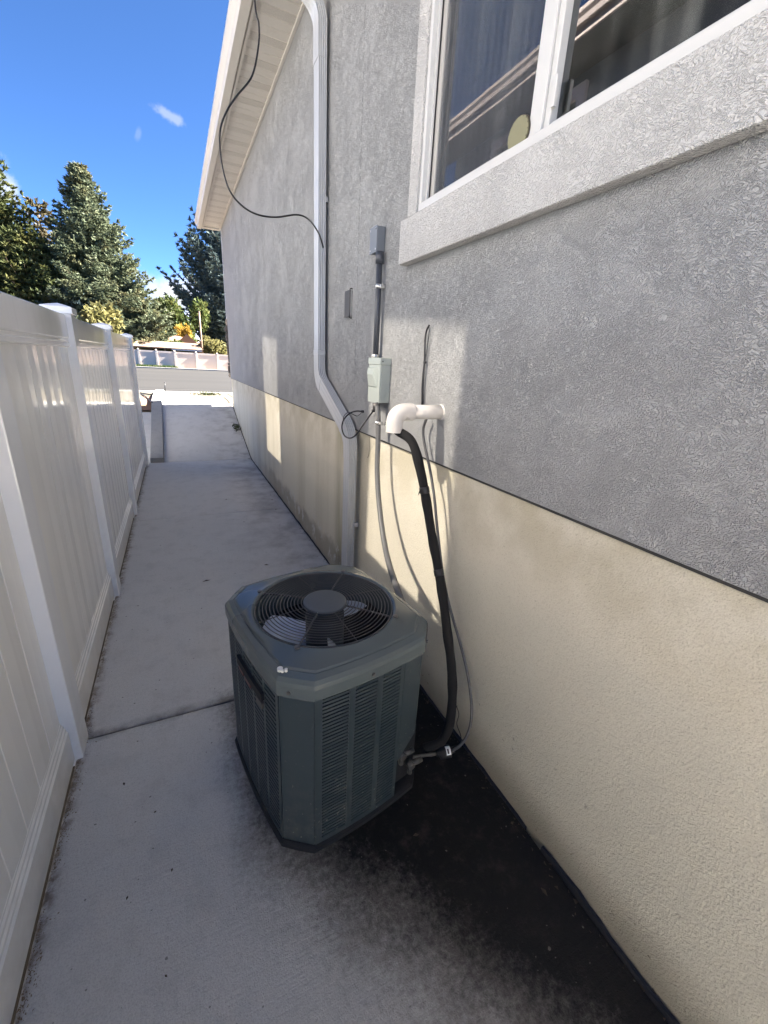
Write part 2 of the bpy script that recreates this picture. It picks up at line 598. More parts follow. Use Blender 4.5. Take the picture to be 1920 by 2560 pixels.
# stucco with its worm-like float marks
def stucco(name, lo, hi, k=1.75, strength=1.0):
    t = NT(name)
    sw = t.noise(5.0, 2.0, 0.5, col=True)
    warp = t.vadd(t.pos, t.scale(sw, (0.10, 0.10, 0.10)))
    # anisotropic stretch that swings about from place to place
    n1 = t.noise(62.0 * k, 1.2, 0.5, vec=warp)
    n1b = t.noise(88.0 * k, 1.0, 0.5, vec=t.scale(warp, (1.0, 0.55, 1.25)))
    r1 = t.ramp(t.math('ABSOLUTE', t.math('SUBTRACT', n1, 0.5)), 0.0, 0.10, 1.0, 0.0)
    r2 = t.ramp(t.math('ABSOLUTE', t.math('SUBTRACT', n1b, 0.52)), 0.0, 0.09, 1.0, 0.0)
    gate = t.ramp(t.noise(22.0 * k, 2.0), 0.34, 0.52)
    gate2 = t.ramp(t.noise(3.5, 2.0), 0.30, 0.62, 0.65, 1.0)
    worms = t.math('MULTIPLY', t.math('MAXIMUM', t.math('MULTIPLY', r1, gate), t.math('MULTIPLY', r2, 0.75)), gate2)
    grain = t.noise(420.0 * k, 2.0, 0.6)
    h = t.math('ADD', t.math('MULTIPLY', worms, 1.0), t.math('MULTIPLY', grain, 0.28))
    big = t.noise(1.1, 4.0, 0.6)
    c = t.mix(big, lo, hi)
    xyz = t.xyz()
    strk = t.noise(9.0, 4.0, 0.6, vec=t.scale(t.pos, (1.0, 1.0, 0.06)))
    c = t.mix(t.ramp(strk, 0.45, 0.8, 0.0, 0.14), c, tuple(v * 0.72 for v in lo))
    c = t.mix(t.math('MULTIPLY', t.ramp(worms, 0.0, 0.5, 0.22, 0.0), 1.0), c, tuple(v * 0.75 for v in lo))  # crevice shade painted into the colour to sharpen the relief
    nm = t.bump(h, strength, 0.0060)
    t.bsdf(c, 0.92, spec=0.2, normal=nm)
    return t.m
M = {}
M['stucco'] = stucco('stucco', (0.425, 0.43, 0.432), (0.435, 0.44, 0.442), 1.75, 1.0)
M['trim'] = stucco('trim_stucco', (0.58, 0.573, 0.56), (0.62, 0.613, 0.60), 1.4, 0.85)

# painted foundation: beige parge coat with streaks, dirt and bare cement at the foot
def foundation_mat():
    t = NT('foundation')
    X, Y, Z = t.xyz()
    c = t.mix(t.noise(0.9, 4.0), (0.645, 0.605, 0.50), (0.685, 0.645, 0.54))
    strk = t.noise(3.2, 5.0, 0.62, vec=t.scale(t.pos, (1, 1, 0.10)))
    far = t.ramp(Y, 1.6, 3.4)
    c = t.mix(t.math('MULTIPLY', t.ramp(strk, 0.42, 0.72), t.ramp(Y, 1.6, 3.4, 0.05, 0.34)), c, (0.33, 0.285, 0.18))
    top = t.math('MULTIPLY', t.ramp(Z, 0.78, 1.2), t.ramp(t.noise(5.0, 4.0), 0.35, 0.65))
    c = t.mix(t.math('MULTIPLY', top, 0.45), c, (0.345, 0.30, 0.18))
    grn = t.math('MULTIPLY', t.ramp(t.math('ABSOLUTE', t.math('SUBTRACT', Y, 2.86)), 0.0, 0.16, 1.0, 0.0), t.ramp(strk, 0.3, 0.6))
    c = t.mix(t.math('MULTIPLY', grn, 0.8), c, (0.22, 0.205, 0.10))
    # ragged bare cement at the foot
    edge = t.math('ADD', t.math('MULTIPLY', t.noise(2.2, 5.0, 0.65), 0.44), -0.02)
    foot = t.ramp(t.math('SUBTRACT', edge, Z), -0.05, 0.05)
    band = t.math('MULTIPLY', foot, t.math('MULTIPLY', t.ramp(Y, 2.2, 2.7), t.ramp(Y, 5.2, 6.6, 1.0, 0.15)))
    c = t.mix(t.math('MULTIPLY', band, 0.62), c, (0.25, 0.22, 0.175))
    # white flaking
    fl = t.math('MULTIPLY', t.ramp(t.noise(6.0, 5.0, 0.7, vec=t.scale(t.pos, (1, 1, 0.7))), 0.545, 0.585), t.ramp(t.math('ABSOLUTE', t.math('SUBTRACT', Z, 0.16)), 0.05, 0.15, 1.0, 0.0))
    fl = t.math('MULTIPLY', fl, t.math('MULTIPLY', t.ramp(Y, 2.4, 2.8), t.ramp(Y, 4.2, 5.4, 1.0, 0.0)))
    c = t.mix(t.math('MULTIPLY', fl, 0.9), c, (0.62, 0.61, 0.58))
    # splash dirt near the ground by the unit
    sp = t.ramp(t.math('ADD', Z, t.math('MULTIPLY', t.noise(4.0, 4.0), 0.12)), 0.06, 0.30, 1.0, 0.0)
    sp = t.math('MULTIPLY', sp, t.ramp(Y, 2.2, 2.8, 1.0, 0.0))
    c = t.mix(t.math('MULTIPLY', sp, 0.62), c, (0.15, 0.125, 0.085))
    speck = t.math('MULTIPLY', t.ramp(t.noise(38.0, 2.0, 0.5), 0.71, 0.75), t.ramp(Z, 0.05, 0.55, 0.8, 0.0))
    c = t.mix(speck, c, (0.10, 0.09, 0.07))
    g1 = t.noise(210.0, 3.0, 0.62)
    c = t.mix(t.ramp(g1, 0.30, 0.52, 0.32, 0.0), c, (0.38, 0.335, 0.25))
    c = t.mix(t.ramp(t.noise(120.0, 1.0, 0.3), 0.73, 0.76, 0.0, 0.3), c, (0.24, 0.205, 0.15))
    h = t.math('ADD', t.math('MULTIPLY', g1, 1.0), t.math('MULTIPLY', t.noise(70.0, 3.0), 0.7))
    h = t.math('SUBTRACT', h, t.math('MULTIPLY', band, 0.9))
    t.bsdf(c, 0.85, spec=0.25, normal=t.bump(h, 0.8, 0.0045))
    return t.m
M['foundation'] = foundation_mat()

def concrete(name, lo=(0.56, 0.54, 0.508), hi=(0.65, 0.63, 0.595), stains=False, broom=True):
    t = NT(name)
    X, Y, Z = t.xyz()
    c = t.mix(t.noise(1.3, 5.0, 0.62), lo, hi)
    c = t.mix(t.ramp(t.noise(170.0, 3.0, 0.65), 0.34, 0.56, 0.36, 0.0), c, tuple(v * 0.58 for v in lo))
    c = t.mix(t.ramp(t.noise(7.0, 5.0, 0.7), 0.46, 0.72, 0.0, 0.4), c, tuple(v * 0.72 for v in lo))
    c = t.mix(t.ramp(t.noise(55.0, 3.0, 0.6), 0.5, 0.72, 0.0, 0.22), c, tuple(v * 0.62 for v in lo))
    c = t.mix(t.ramp(t.noise(48.0, 1.0, 0.4), 0.765, 0.785, 0.0, 0.7), c, (0.07, 0.06, 0.05))
    h = t.math('ADD', t.math('MULTIPLY', t.noise(230.0, 3.0, 0.65), 0.8), t.math('MULTIPLY', t.noise(46.0, 4.0, 0.6), 1.0))
    if broom:
        h = t.math('ADD', h, t.math('MULTIPLY', t.noise(90.0, 2.0, vec=t.scale(t.pos, (0.08, 1.3, 1.0))), 0.7))
    rough = 0.82
    if stains:
        # lighter scuffs and earthy film toward the wall
        c = t.mix(t.math('MULTIPLY', t.ramp(t.noise(2.3, 4.0, 0.6, vec=t.scale(t.pos, (2.2, 0.7, 1))), 0.60, 0.72), t.math('MULTIPLY', t.ramp(Y, 2.2, 3.0), 0.55)), c, (0.50, 0.49, 0.475))
        wet = t.math('MULTIPLY', t.ramp(X, 0.1, 1.0), t.ramp(t.noise(3.1, 5.0, 0.65), 0.40, 0.66))
        c = t.mix(t.math('MULTIPLY', wet, 0.55), c, (0.215, 0.19, 0.165))
        # earth washed out along the fence
        fe = t.math('ADD', X, t.math('MULTIPLY', t.noise(9.0, 4.0, 0.6), 0.10))
        c = t.mix(t.math('MULTIPLY', t.ramp(fe, -0.475, -0.42, 0.9, 0.0), t.ramp(t.noise(22.0, 5.0, 0.7), 0.36, 0.6)), c, (0.13, 0.085, 0.05))
        # grime either side of the joint
        jn = t.math('ABSOLUTE', t.math('SUBTRACT', t.math('ADD', Y, t.math('MULTIPLY', t.noise(6.0, 5.0, 0.7), 0.10)), 1.855))
        c = t.mix(t.math('MULTIPLY', t.ramp(jn, 0.0, 0.05, 0.75, 0.0), t.ramp(t.noise(5.0, 5.0, 0.7), 0.3, 0.65, 0.15, 0.9)), c, (0.15, 0.13, 0.11))
        # nearest slab painted darker, for the weaker light there
        near_shade = t.math('MULTIPLY', t.ramp(Y, 1.0, 1.9, 1.0, 0.0), t.ramp(t.noise(1.7, 4.0), 0.2, 0.7, 0.55, 1.0))
        c = t.mix(t.math('MULTIPLY', near_shade, 0.30), c, (0.20, 0.205, 0.22))
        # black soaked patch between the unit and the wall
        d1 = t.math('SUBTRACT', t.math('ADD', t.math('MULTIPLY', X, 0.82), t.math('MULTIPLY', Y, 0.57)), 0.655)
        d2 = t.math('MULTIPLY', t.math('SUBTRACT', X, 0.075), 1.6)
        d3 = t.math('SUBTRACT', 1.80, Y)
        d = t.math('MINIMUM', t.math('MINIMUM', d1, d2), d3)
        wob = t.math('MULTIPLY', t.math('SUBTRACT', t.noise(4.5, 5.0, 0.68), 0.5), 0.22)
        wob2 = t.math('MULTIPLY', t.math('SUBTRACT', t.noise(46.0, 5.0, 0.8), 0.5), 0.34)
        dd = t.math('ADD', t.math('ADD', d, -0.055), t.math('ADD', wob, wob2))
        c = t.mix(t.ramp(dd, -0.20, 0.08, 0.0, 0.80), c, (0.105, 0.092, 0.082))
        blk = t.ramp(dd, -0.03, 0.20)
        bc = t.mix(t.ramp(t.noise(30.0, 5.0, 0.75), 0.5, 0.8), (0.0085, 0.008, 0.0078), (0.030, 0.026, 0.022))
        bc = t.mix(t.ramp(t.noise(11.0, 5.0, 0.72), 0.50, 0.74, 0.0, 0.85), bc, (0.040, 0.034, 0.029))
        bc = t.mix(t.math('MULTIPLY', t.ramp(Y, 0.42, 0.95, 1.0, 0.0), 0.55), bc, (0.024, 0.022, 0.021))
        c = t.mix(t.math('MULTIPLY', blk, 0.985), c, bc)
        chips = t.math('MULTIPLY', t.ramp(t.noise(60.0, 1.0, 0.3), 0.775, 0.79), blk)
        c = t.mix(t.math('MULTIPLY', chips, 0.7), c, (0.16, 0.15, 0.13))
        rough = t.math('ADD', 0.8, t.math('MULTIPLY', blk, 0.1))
    t.bsdf(c, rough, spec=0.25, normal=t.bump(h, 0.75, 0.0035))
    return t.m
M['path'] = concrete('path_concrete', stains=True)
M['concrete'] = concrete('plain_concrete')
M['kerb'] = concrete('kerb_concrete', (0.27, 0.262, 0.25), (0.34, 0.33, 0.315), broom=False)
M['sidewalk'] = concrete('sidewalk_concrete', (0.100, 0.086, 0.066), (0.128, 0.114, 0.090))

def vinyl_mat(name, col):
    t = NT(name)
    X, Y, Z = t.xyz()
    c = t.mix(t.noise(3.0, 4.0), tuple(v * 0.955 for v in col), col)
    dust = t.math('MULTIPLY', t.ramp(Z, 0.0, 0.45, 1.0, 0.0), t.ramp(t.noise(11.0, 5.0, 0.65), 0.3, 0.7, 0.2, 0.8))
    c = t.mix(t.math('MULTIPLY', dust, 0.35), c, (0.42, 0.36, 0.28))
    strk = t.ramp(t.noise(22.0, 4.0, 0.6, vec=t.scale(t.pos, (1, 1, 0.05))), 0.5, 0.8)
    c = t.mix(t.math('MULTIPLY', strk, 0.10), c, (0.40, 0.37, 0.33))
    wav = t.math('ADD', t.noise(9.0, 2.0, vec=t.scale(t.pos, (1, 1, 0.05))), t.math('MULTIPLY', t.noise(260.0, 2.0), 0.03))
    b = t.bsdf(c, t.ramp(t.noise(6.0, 3.0), 0.3, 0.7, 0.07, 0.15), spec=0.5, normal=t.bump(wav, 0.10, 0.004))
    return t.m
M['vinyl'] = vinyl_mat('white_vinyl', (0.87, 0.855, 0.81))
M['vinyl_post'] = vinyl_mat('white_vinyl_post', (0.86, 0.86, 0.86))
M['far_post'] = simple('far_post_vinyl', (0.55, 0.49, 0.44), 0.4, 0.05, 2.0)
M['far_vinyl'] = simple('far_vinyl', (0.56, 0.47, 0.41), 0.4, 0.05, 2.0)
M['white_metal'] = simple('white_metal', (0.46, 0.475, 0.495), 0.32, 0.05, 5.0, dirt=((0.42, 0.38, 0.32), 8.0, 0.25))
M['cream'] = simple('cream_aluminium', (0.56, 0.53, 0.48), 0.45, 0.05, 3.0, dirt=((0.35, 0.30, 0.24), 6.0, 0.2))
M['roof'] = simple('roof_shingle', (0.10, 0.09, 0.085), 0.9, 0.3, 8.0, bump=0.6, bscale=40)
def soffit_vent():
    t = NT('soffit_vent')
    v = t.n('ShaderNodeTexVoronoi'); v.inputs['Scale'].default_value = 150.0; v.inputs['Randomness'].default_value = 0.1
    t.l(t.pos, v.inputs['Vector'])
    c = t.mix(t.ramp(v.outputs['Distance'], 0.22, 0.42), (0.22, 0.205, 0.18), (0.60, 0.565, 0.51))
    t.bsdf(c, 0.5)
    return t.m
M['soffit_vent'] = soffit_vent()
M['frame'] = simple('window_vinyl', (0.54, 0.54, 0.53), 0.3, 0.04, 6.0, dirt=((0.5, 0.45, 0.38), 9.0, 0.2))
M['dark_gap'] = simple('dark_gasket', (0.035, 0.035, 0.035), 0.6)
M['screen_frame'] = simple('screen_frame_metal', (0.36, 0.35, 0.33), 0.45)
M['box_dark'] = simple('junction_box_paint', (0.14, 0.155, 0.175), 0.45, 0.06, 12.0)
M['conduit_dark'] = simple('conduit_paint', (0.045, 0.05, 0.062), 0.4, 0.08, 12.0)
M['conduit_grey'] = simple('flexible_conduit_vinyl', (0.14, 0.14, 0.14), 0.5, 0.08, 20.0)
M['disc_box'] = simple('disconnect_paint', (0.33, 0.365, 0.34), 0.35, 0.04, 6.0, dirt=((0.28, 0.28, 0.25), 10.0, 0.2))
M['steel'] = simple('zinc_steel', (0.62, 0.62, 0.60), 0.28, 0.1, 30.0, metallic=0.9)
M['pvc'] = simple('pvc_plastic', (0.66, 0.62, 0.57), 0.35, 0.04, 8.0, dirt=((0.45, 0.40, 0.34), 12.0, 0.3))
M['foam'] = simple('black_foam', (0.0065, 0.006, 0.0065), 0.9, 0.25, 25.0, bump=0.4, bscale=90)
M['cable'] = simple('black_cable', (0.012, 0.012, 0.014), 0.38, 0.1)
M['copper'] = simple('dull_copper_line', (0.075, 0.075, 0.08), 0.45, 0.2, 20.0)
M['dull_metal'] = simple('dull_metal', (0.11, 0.105, 0.10), 0.5, 0.25, 30.0, metallic=0.5)
M['brown_plate'] = simple('brown_plate', (0.035, 0.032, 0.028), 0.55)
M['grey_plate'] = simple('grey_plate', (0.36, 0.35, 0.33), 0.5)
M['strip'] = simple('joint_board', (0.018, 0.019, 0.026), 0.85, 0.3, 40.0, bump=0.7, bscale=60)
M['soil'] = simple('soil', (0.055, 0.042, 0.03), 0.95, 0.3, 12.0, bump=0.8, bscale=50)
M['debris'] = simple('debris', (0.17, 0.12, 0.075), 0.95, 0.4, 60.0)
M['leaf_litter'] = simple('leaf_litter', (0.06, 0.045, 0.03), 0.9, 0.4, 60.0)
M['red_soil'] = simple('red_soil', (0.22, 0.125, 0.08), 0.95, 0.25, 5.0, bump=0.8, bscale=25)
M['stone'] = simple('veneer_stone', (0.11, 0.095, 0.085), 0.85, 0.5, 7.0, bump=0.9, bscale=30)
M['stone_light'] = simple('pale_veneer_stone', (0.42, 0.35, 0.28), 0.85, 0.25, 7.0, bump=0.9, bscale=30)

def ac_paint(name, col, rough=0.36, splash=True):
    t = NT(name)
    X, Y, Z = t.xyz()
    c = t.mix(t.noise(5.0, 4.0), tuple(v * 0.9 for v in col), tuple(v * 1.08 for v in col))
    if splash:
        dust = t.math('MULTIPLY', t.ramp(Z, 0.02, 0.42, 1.0, 0.05), t.ramp(t.noise(19.0, 5.0, 0.7), 0.42, 0.75))
        c = t.mix(t.math('MULTIPLY', dust, 0.30), c, (0.20, 0.18, 0.155))
        sp = t.math('MULTIPLY', t.ramp(t.noise(75.0, 1.0, 0.4), 0.715, 0.735), t.ramp(Z, 0.05, 0.45, 0.9, 0.10))
        c = t.mix(sp, c, (0.26, 0.25, 0.225))
    r = t.ramp(t.noise(3.0, 3.0), 0.25, 0.75, rough - 0.03, rough + 0.06)
    t.bsdf(c, r, spec=0.5, normal=t.bump(t.noise(300.0, 2.0), 0.06, 0.001))
    return t.m
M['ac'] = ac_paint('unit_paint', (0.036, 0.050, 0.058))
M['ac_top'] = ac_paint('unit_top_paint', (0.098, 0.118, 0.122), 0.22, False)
M['ac_slat'] = ac_paint('unit_slat_paint', (0.035, 0.049, 0.057), 0.4)
M['ac_dark'] = simple('unit_inside', (0.010, 0.010, 0.011), 0.7)
M['wire'] = simple('grille_wire', (0.085, 0.08, 0.078), 0.35, 0.1)
M['hub'] = simple('hub_paint', (0.075, 0.086, 0.098), 0.5, 0.05)
M['motor'] = simple('motor_paint', (0.022, 0.025, 0.030), 0.45)
M['blade'] = simple('fan_blade_aluminium', (0.66, 0.69, 0.74), 0.42, 0.10, 14.0, metallic=0.35, dirt=((0.2, 0.17, 0.12), 18.0, 0.4))
M['badge_red'] = simple('badge_red', (0.13, 0.05, 0.045), 0.5)
M['base_pan'] = simple('base_pan', (0.014, 0.014, 0.016), 0.8, 0.4, 30.0, bump=0.6, bscale=40)
M['white_label'] = simple('white_label', (0.72, 0.72, 0.74), 0.5)
M['label_ink'] = simple('label_ink', (0.04, 0.04, 0.05), 0.6)
M['paint_chip'] = simple('bird_lime', (0.72, 0.71, 0.68), 0.7)
M['olive'] = simple('olive_plastic', (0.20, 0.19, 0.105), 0.6, 0.06)
M['rust_cap'] = simple('dark_rim', (0.05, 0.04, 0.03), 0.6)
M['interior'] = simple('room_wall', (0.30, 0.29, 0.27), 0.9)
M['blind'] = simple('blind_cloth', (0.74, 0.77, 0.74), 0.9, 0.05)
M['n_wall'] = simple('neighbour_stucco', (0.18, 0.19, 0.20), 0.9, 0.06, 1.0)
M['n_fascia'] = simple('neighbour_fascia', (0.27, 0.225, 0.205), 0.5)
M['n_soffit'] = simple('neighbour_soffit', (0.10, 0.10, 0.095), 0.7)  # shadow under the eave put into this dark colour
M['n_trim'] = simple('neighbour_trim', (0.72, 0.62, 0.585), 0.6)
M['n_roof'] = simple('neighbour_roof', (0.14, 0.12, 0.11), 0.9, 0.2)
M['trunk'] = simple('bark', (0.09, 0.065, 0.045), 0.95, 0.3, 6.0, bump=0.8, bscale=14)
M['brown_roof'] = simple('brown_roof', (0.175, 0.10, 0.075), 0.9, 0.2, 1.0)
M['tan_roof'] = simple('tan_roof', (0.22, 0.15, 0.105), 0.8, 0.2, 0.8)
M['dark_wall'] = simple('dark_wall', (0.10, 0.065, 0.05), 0.8)
M['far_white'] = simple('far_white', (0.72, 0.70, 0.68), 0.7, 0.08, 0.6)
M['far_grey'] = simple('far_grey', (0.30, 0.32, 0.35), 0.8)
M['pole'] = simple('rusty_pole', (0.20, 0.13, 0.09), 0.8, 0.2, 2.0)

def glass_mat():
    t = NT('window_glass')  # clear pane with a dusty film
    fr = t.n('ShaderNodeFresnel'); fr.inputs[0].default_value = 1.52
    X, Y, Z = t.xyz()
    wv = t.noise(2.0, 1.0)
    gl = t.n('ShaderNodeBsdfGlossy'); gl.inputs['Roughness'].default_value = 0.0
    gl.inputs['Color'].default_value = (0.93, 0.95, 0.97, 1)
    t.l(t.bump(wv, 0.05, 0.01), gl.inputs['Normal'])
    tr = t.n('ShaderNodeBsdfTransparent'); tr.inputs['Color'].default_value = (0.95, 0.97, 0.96, 1)
    f2 = t.math('ADD', t.math('MULTIPLY', fr.outputs[0], 1.3), 0.10, clamp=True)
    mx = t.n('ShaderNodeMixShader'); t.l(f2, mx.inputs[0]); t.l(tr.outputs[0], mx.inputs[1]); t.l(gl.outputs[0], mx.inputs[2])
    # dusty film with vertical runs
    df = t.n('ShaderNodeBsdfDiffuse'); df.inputs['Color'].default_value = (0.45, 0.45, 0.43, 1)
    runs = t.ramp(t.noise(14.0, 4.0, 0.65, vec=t.scale(t.pos, (1, 1, 0.10))), 0.46, 0.75, 0.01, 0.15)
    m2 = t.n('ShaderNodeMixShader'); t.l(runs, m2.inputs[0]); t.l(mx.outputs[0], m2.inputs[1]); t.l(df.outputs[0], m2.inputs[2])
    t.l(m2.outputs[0], t.out.inputs[0])
    return t.m
M['glass'] = glass_mat()
def screen_mat():
    t = NT('insect_screen')
    w = t.n('ShaderNodeTexWave', wave_type='BANDS', bands_direction='Y'); w.inputs['Scale'].default_value = 9.0
    w.inputs['Distortion'].default_value = 1.2; w.inputs['Detail'].default_value = 2.0
    t.l(t.scale(t.pos, (1, 1, 0.25)), w.inputs['Vector'])
    tr = t.n('ShaderNodeBsdfTransparent')
    df = t.n('ShaderNodeBsdfDiffuse'); df.inputs['Color'].default_value = (0.13, 0.14, 0.16, 1)
    mx = t.n('ShaderNodeMixShader'); t.l(t.ramp(w.outputs[0], 0.0, 1.0, 0.16, 0.26), mx.inputs[0])
    t.l(tr.outputs[0], mx.inputs[1]); t.l(df.outputs[0], mx.inputs[2]); t.l(mx.outputs[0], t.out.inputs[0])
    return t.m
M['screen'] = screen_mat()

def foliage_mat(name, a, b, c3, tr=0.25):
    t = NT(name)
    at = t.n('ShaderNodeAttribute'); at.attribute_name = 'tint'
    sep = t.n('ShaderNodeSeparateColor'); t.l(at.outputs['Color'], sep.inputs[0])
    c = t.mix(sep.outputs[0], a, b)
    c = t.mix(t.ramp(t.noise(0.55, 3.0, 0.6), 0.48, 0.75), c, c3)
    bs = t.n('ShaderNodeBsdfDiffuse'); t.l(c, bs.inputs[0])
    tl = t.n('ShaderNodeBsdfTranslucent'); t.l(c, tl.inputs[0])
    gl = t.n('ShaderNodeBsdfGlossy'); gl.inputs['Roughness'].default_value = 0.55; gl.inputs['Color'].default_value = (0.5, 0.5, 0.5, 1)
    mx = t.n('ShaderNodeMixShader'); mx.inputs[0].default_value = tr; t.l(bs.outputs[0], mx.inputs[1]); t.l(tl.outputs[0], mx.inputs[2])
    m2 = t.n('ShaderNodeMixShader'); m2.inputs[0].default_value = 0.015; t.l(mx.outputs[0], m2.inputs[1]); t.l(gl.outputs[0], m2.inputs[2])
    t.l(m2.outputs[0], t.out.inputs[0])
    return t.m
M['spruce'] = foliage_mat('spruce_needles', (0.055, 0.075, 0.048), (0.145, 0.165, 0.10), (0.145, 0.13, 0.065))
M['blue_spruce'] = foliage_mat('blue_spruce_needles', (0.036, 0.058, 0.062), (0.11, 0.145, 0.14), (0.075, 0.095, 0.08))
M['olive_tree'] = foliage_mat('juniper_needles', (0.030, 0.042, 0.018), (0.085, 0.098, 0.036), (0.105, 0.10, 0.036))
M['brown_pine'] = foliage_mat('pine_needles', (0.065, 0.06, 0.032), (0.14, 0.12, 0.07), (0.11, 0.08, 0.042))
M['yellow_leaf'] = foliage_mat('yellow_leaves', (0.28, 0.18, 0.035), (0.40, 0.29, 0.065), (0.33, 0.20, 0.035), 0.35)
M['lime_leaf'] = foliage_mat('lime_leaves', (0.12, 0.118, 0.042), (0.23, 0.21, 0.095), (0.20, 0.18, 0.068), 0.35)
M['green_leaf'] = foliage_mat('green_leaves', (0.038, 0.06, 0.02), (0.095, 0.12, 0.04), (0.115, 0.115, 0.036), 0.3)
M['weed'] = foliage_mat('weed_leaves', (0.05, 0.06, 0.03), (0.09, 0.10, 0.05), (0.08, 0.07, 0.04), 0.2)

def asphalt():
    t = NT('asphalt')
    c = t.mix(t.noise(0.35, 4.0, 0.6, vec=t.scale(t.pos, (0.12, 1, 1))), (0.0185, 0.0178, 0.0174), (0.030, 0.0288, 0.0284))
    c = t.mix(t.ramp(t.noise(1.1, 4.0, 0.65, vec=t.scale(t.pos, (0.05, 1, 1))), 0.55, 0.75, 0.0, 0.6), c, (0.060, 0.057, 0.055))
    c = t.mix(t.ramp(t.noise(0.8, 3.0, 0.6, vec=t.scale(t.pos, (0.07, 1, 1))), 0.55, 0.7, 0.0, 0.4), c, (0.014, 0.0135, 0.0135))
    t.bsdf(c, 0.9, spec=0.2, normal=t.bump(t.noise(60.0, 3.0), 0.4, 0.004))
    return t.m
M['asphalt'] = asphalt()
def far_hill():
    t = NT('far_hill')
    c = t.mix(t.noise(0.002, 6.0, 0.65), (0.26, 0.30, 0.42), (0.38, 0.42, 0.52))  # pale blue grey stands in for distance haze
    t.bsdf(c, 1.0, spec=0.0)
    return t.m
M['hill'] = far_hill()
M['yard'] = simple('yard_gravel', (0.50, 0.46, 0.41), 0.95, 0.2, 3.0, bump=0.6, bscale=30)
M['dry_ground'] = simple('dry_ground', (0.25, 0.21, 0.15), 0.95, 0.3, 0.4)
M['grass'] = foliage_mat('verge_grass', (0.035, 0.055, 0.02), (0.07, 0.10, 0.035), (0.06, 0.07, 0.03))

# ================================================================== GROUND
WF = 1.035          # foundation face
WS = 1.020          # stucco face
WT = 0.975          # window surround face
YC = 9.55           # house front corner
def gz(y):
    pts = [(-60, 0), (7.28, 0), (8.4, 0.30), (9.6, 0.66), (10.2, 0.70), (12.6, 0.68), (44, 0.36), (400, 0.36)]
    for (a, b), (c, d) in zip(pts, pts[1:]):
        if y <= c: return b + (d - b) * (y - a) / (c - a)
    return pts[-1][1]
def ysheet(name, mat, x0, x1, ys, dz, parent=None, thick=0.0, x0b=None):
    mb = MB()
    n = len(ys)
    top = [(x0, y, gz(y) + dz) for y in ys] + [(x1, y, gz(y) + dz) for y in ys]
    fs = [(i, n + i, n + i + 1, i + 1) for i in range(n - 1)]
    if thick:
        b = len(top)
        top += [(x, y, z - thick) for (x, y, z) in top]
        fs += [(b + i + 1, b + n + i + 1, b + n + i, b + i) for i in range(n - 1)]
        fs += [(i, i + 1, b + i + 1, b + i) for i in range(n - 1)]
        fs += [(n + i + 1, n + i, b + n + i, b + n + i + 1) for i in range(n - 1)]
        fs += [(n, 0, b, b + n), (n - 1, 2 * n - 1, b + 2 * n - 1, b + n - 1)]
    mb.add(top, fs)
    return mb.build(name, mat, parent)
YS = [-60, -20, 0, 4, 7.28, 7.8, 8.4, 9.0, 9.6, 10.2, 11.4, 12.6, 20, 30, 44, 60, 120, 400]
structure(ysheet('ground', M['dry_ground'], -260, 260, YS, -0.13))
structure(ysheet('neighbour_yard', M['yard'], -3.0, -0.62, [-2.0, 0, 4, 7.28], -0.06))
structure(ysheet('back_yard', M['yard'], -14, 14, [-12, -6, -2.01], -0.05))
path = structure(ysheet('path', M['soil'], -0.56, 1.10, [-2.0, 0, 4, 7.288], -0.030))
ramp = structure(ysheet('ramp', M['soil'], -0.44, 1.10, [7.29, 7.8, 8.4, 9.0, 9.6, 9.70], -0.030))
WM[path.name] = Matrix.Identity(4)
def slab(x0, x1, y0, y1, mat=None, parent=path, name='slab', dz=0.0):
    ys = [y0] + [y for y in YS if y0 + 0.02 < y < y1 - 0.02] + [y1]
    # rounded arris: inset ring a few mm lower
    mb = MB(); e = 0.006
    n = len(ys)
    yin = [y0 + e] + ys[1:-1] + [y1 - e]
    A = [(x0, y, gz(y) + dz - e) for y in ys]; B = [(x0 + e, y, gz(y) + dz) for y in yin]
    Cc = [(x1 - e, y, gz(y) + dz) for y in yin]; D = [(x1, y, gz(y) + dz - e) for y in ys]
    low = [(x, y, z - 0.09) for (x, y, z) in A] + [(x, y, z - 0.09) for (x, y, z) in D]
    vs = A + B + Cc + D + low
    fs = []
    for r in range(3):
        for i in range(n - 1): fs.append((r * n + i, (r + 1) * n + i, (r + 1) * n + i + 1, r * n + i + 1))
    fs += [(0, 3 * n, 2 * n, n), (n - 1, 2 * n - 1, 3 * n - 1, 4 * n - 1)]
    L = 4 * n
    for i in range(n - 1):
        fs.append((i, i + 1, L + i + 1, L + i)); fs.append((3 * n + i + 1, 3 * n + i, L + n + i, L + n + i + 1))
    fs += [(0, L, L + n, 3 * n), (n - 1, 4 * n - 1, L + 2 * n - 1, L + n - 1)]
    mb.add(vs, fs)
    return mb.build(name, mat or M['path'], parent)
slab(-0.519, 1.022, -1.99, 1.792)
slab(-0.519, 1.022, 1.801, 4.612)
slab(-0.519, 1.022, 4.618, 7.285)
slab(-0.285, 1.024, 7.293, 9.70, None, ramp)
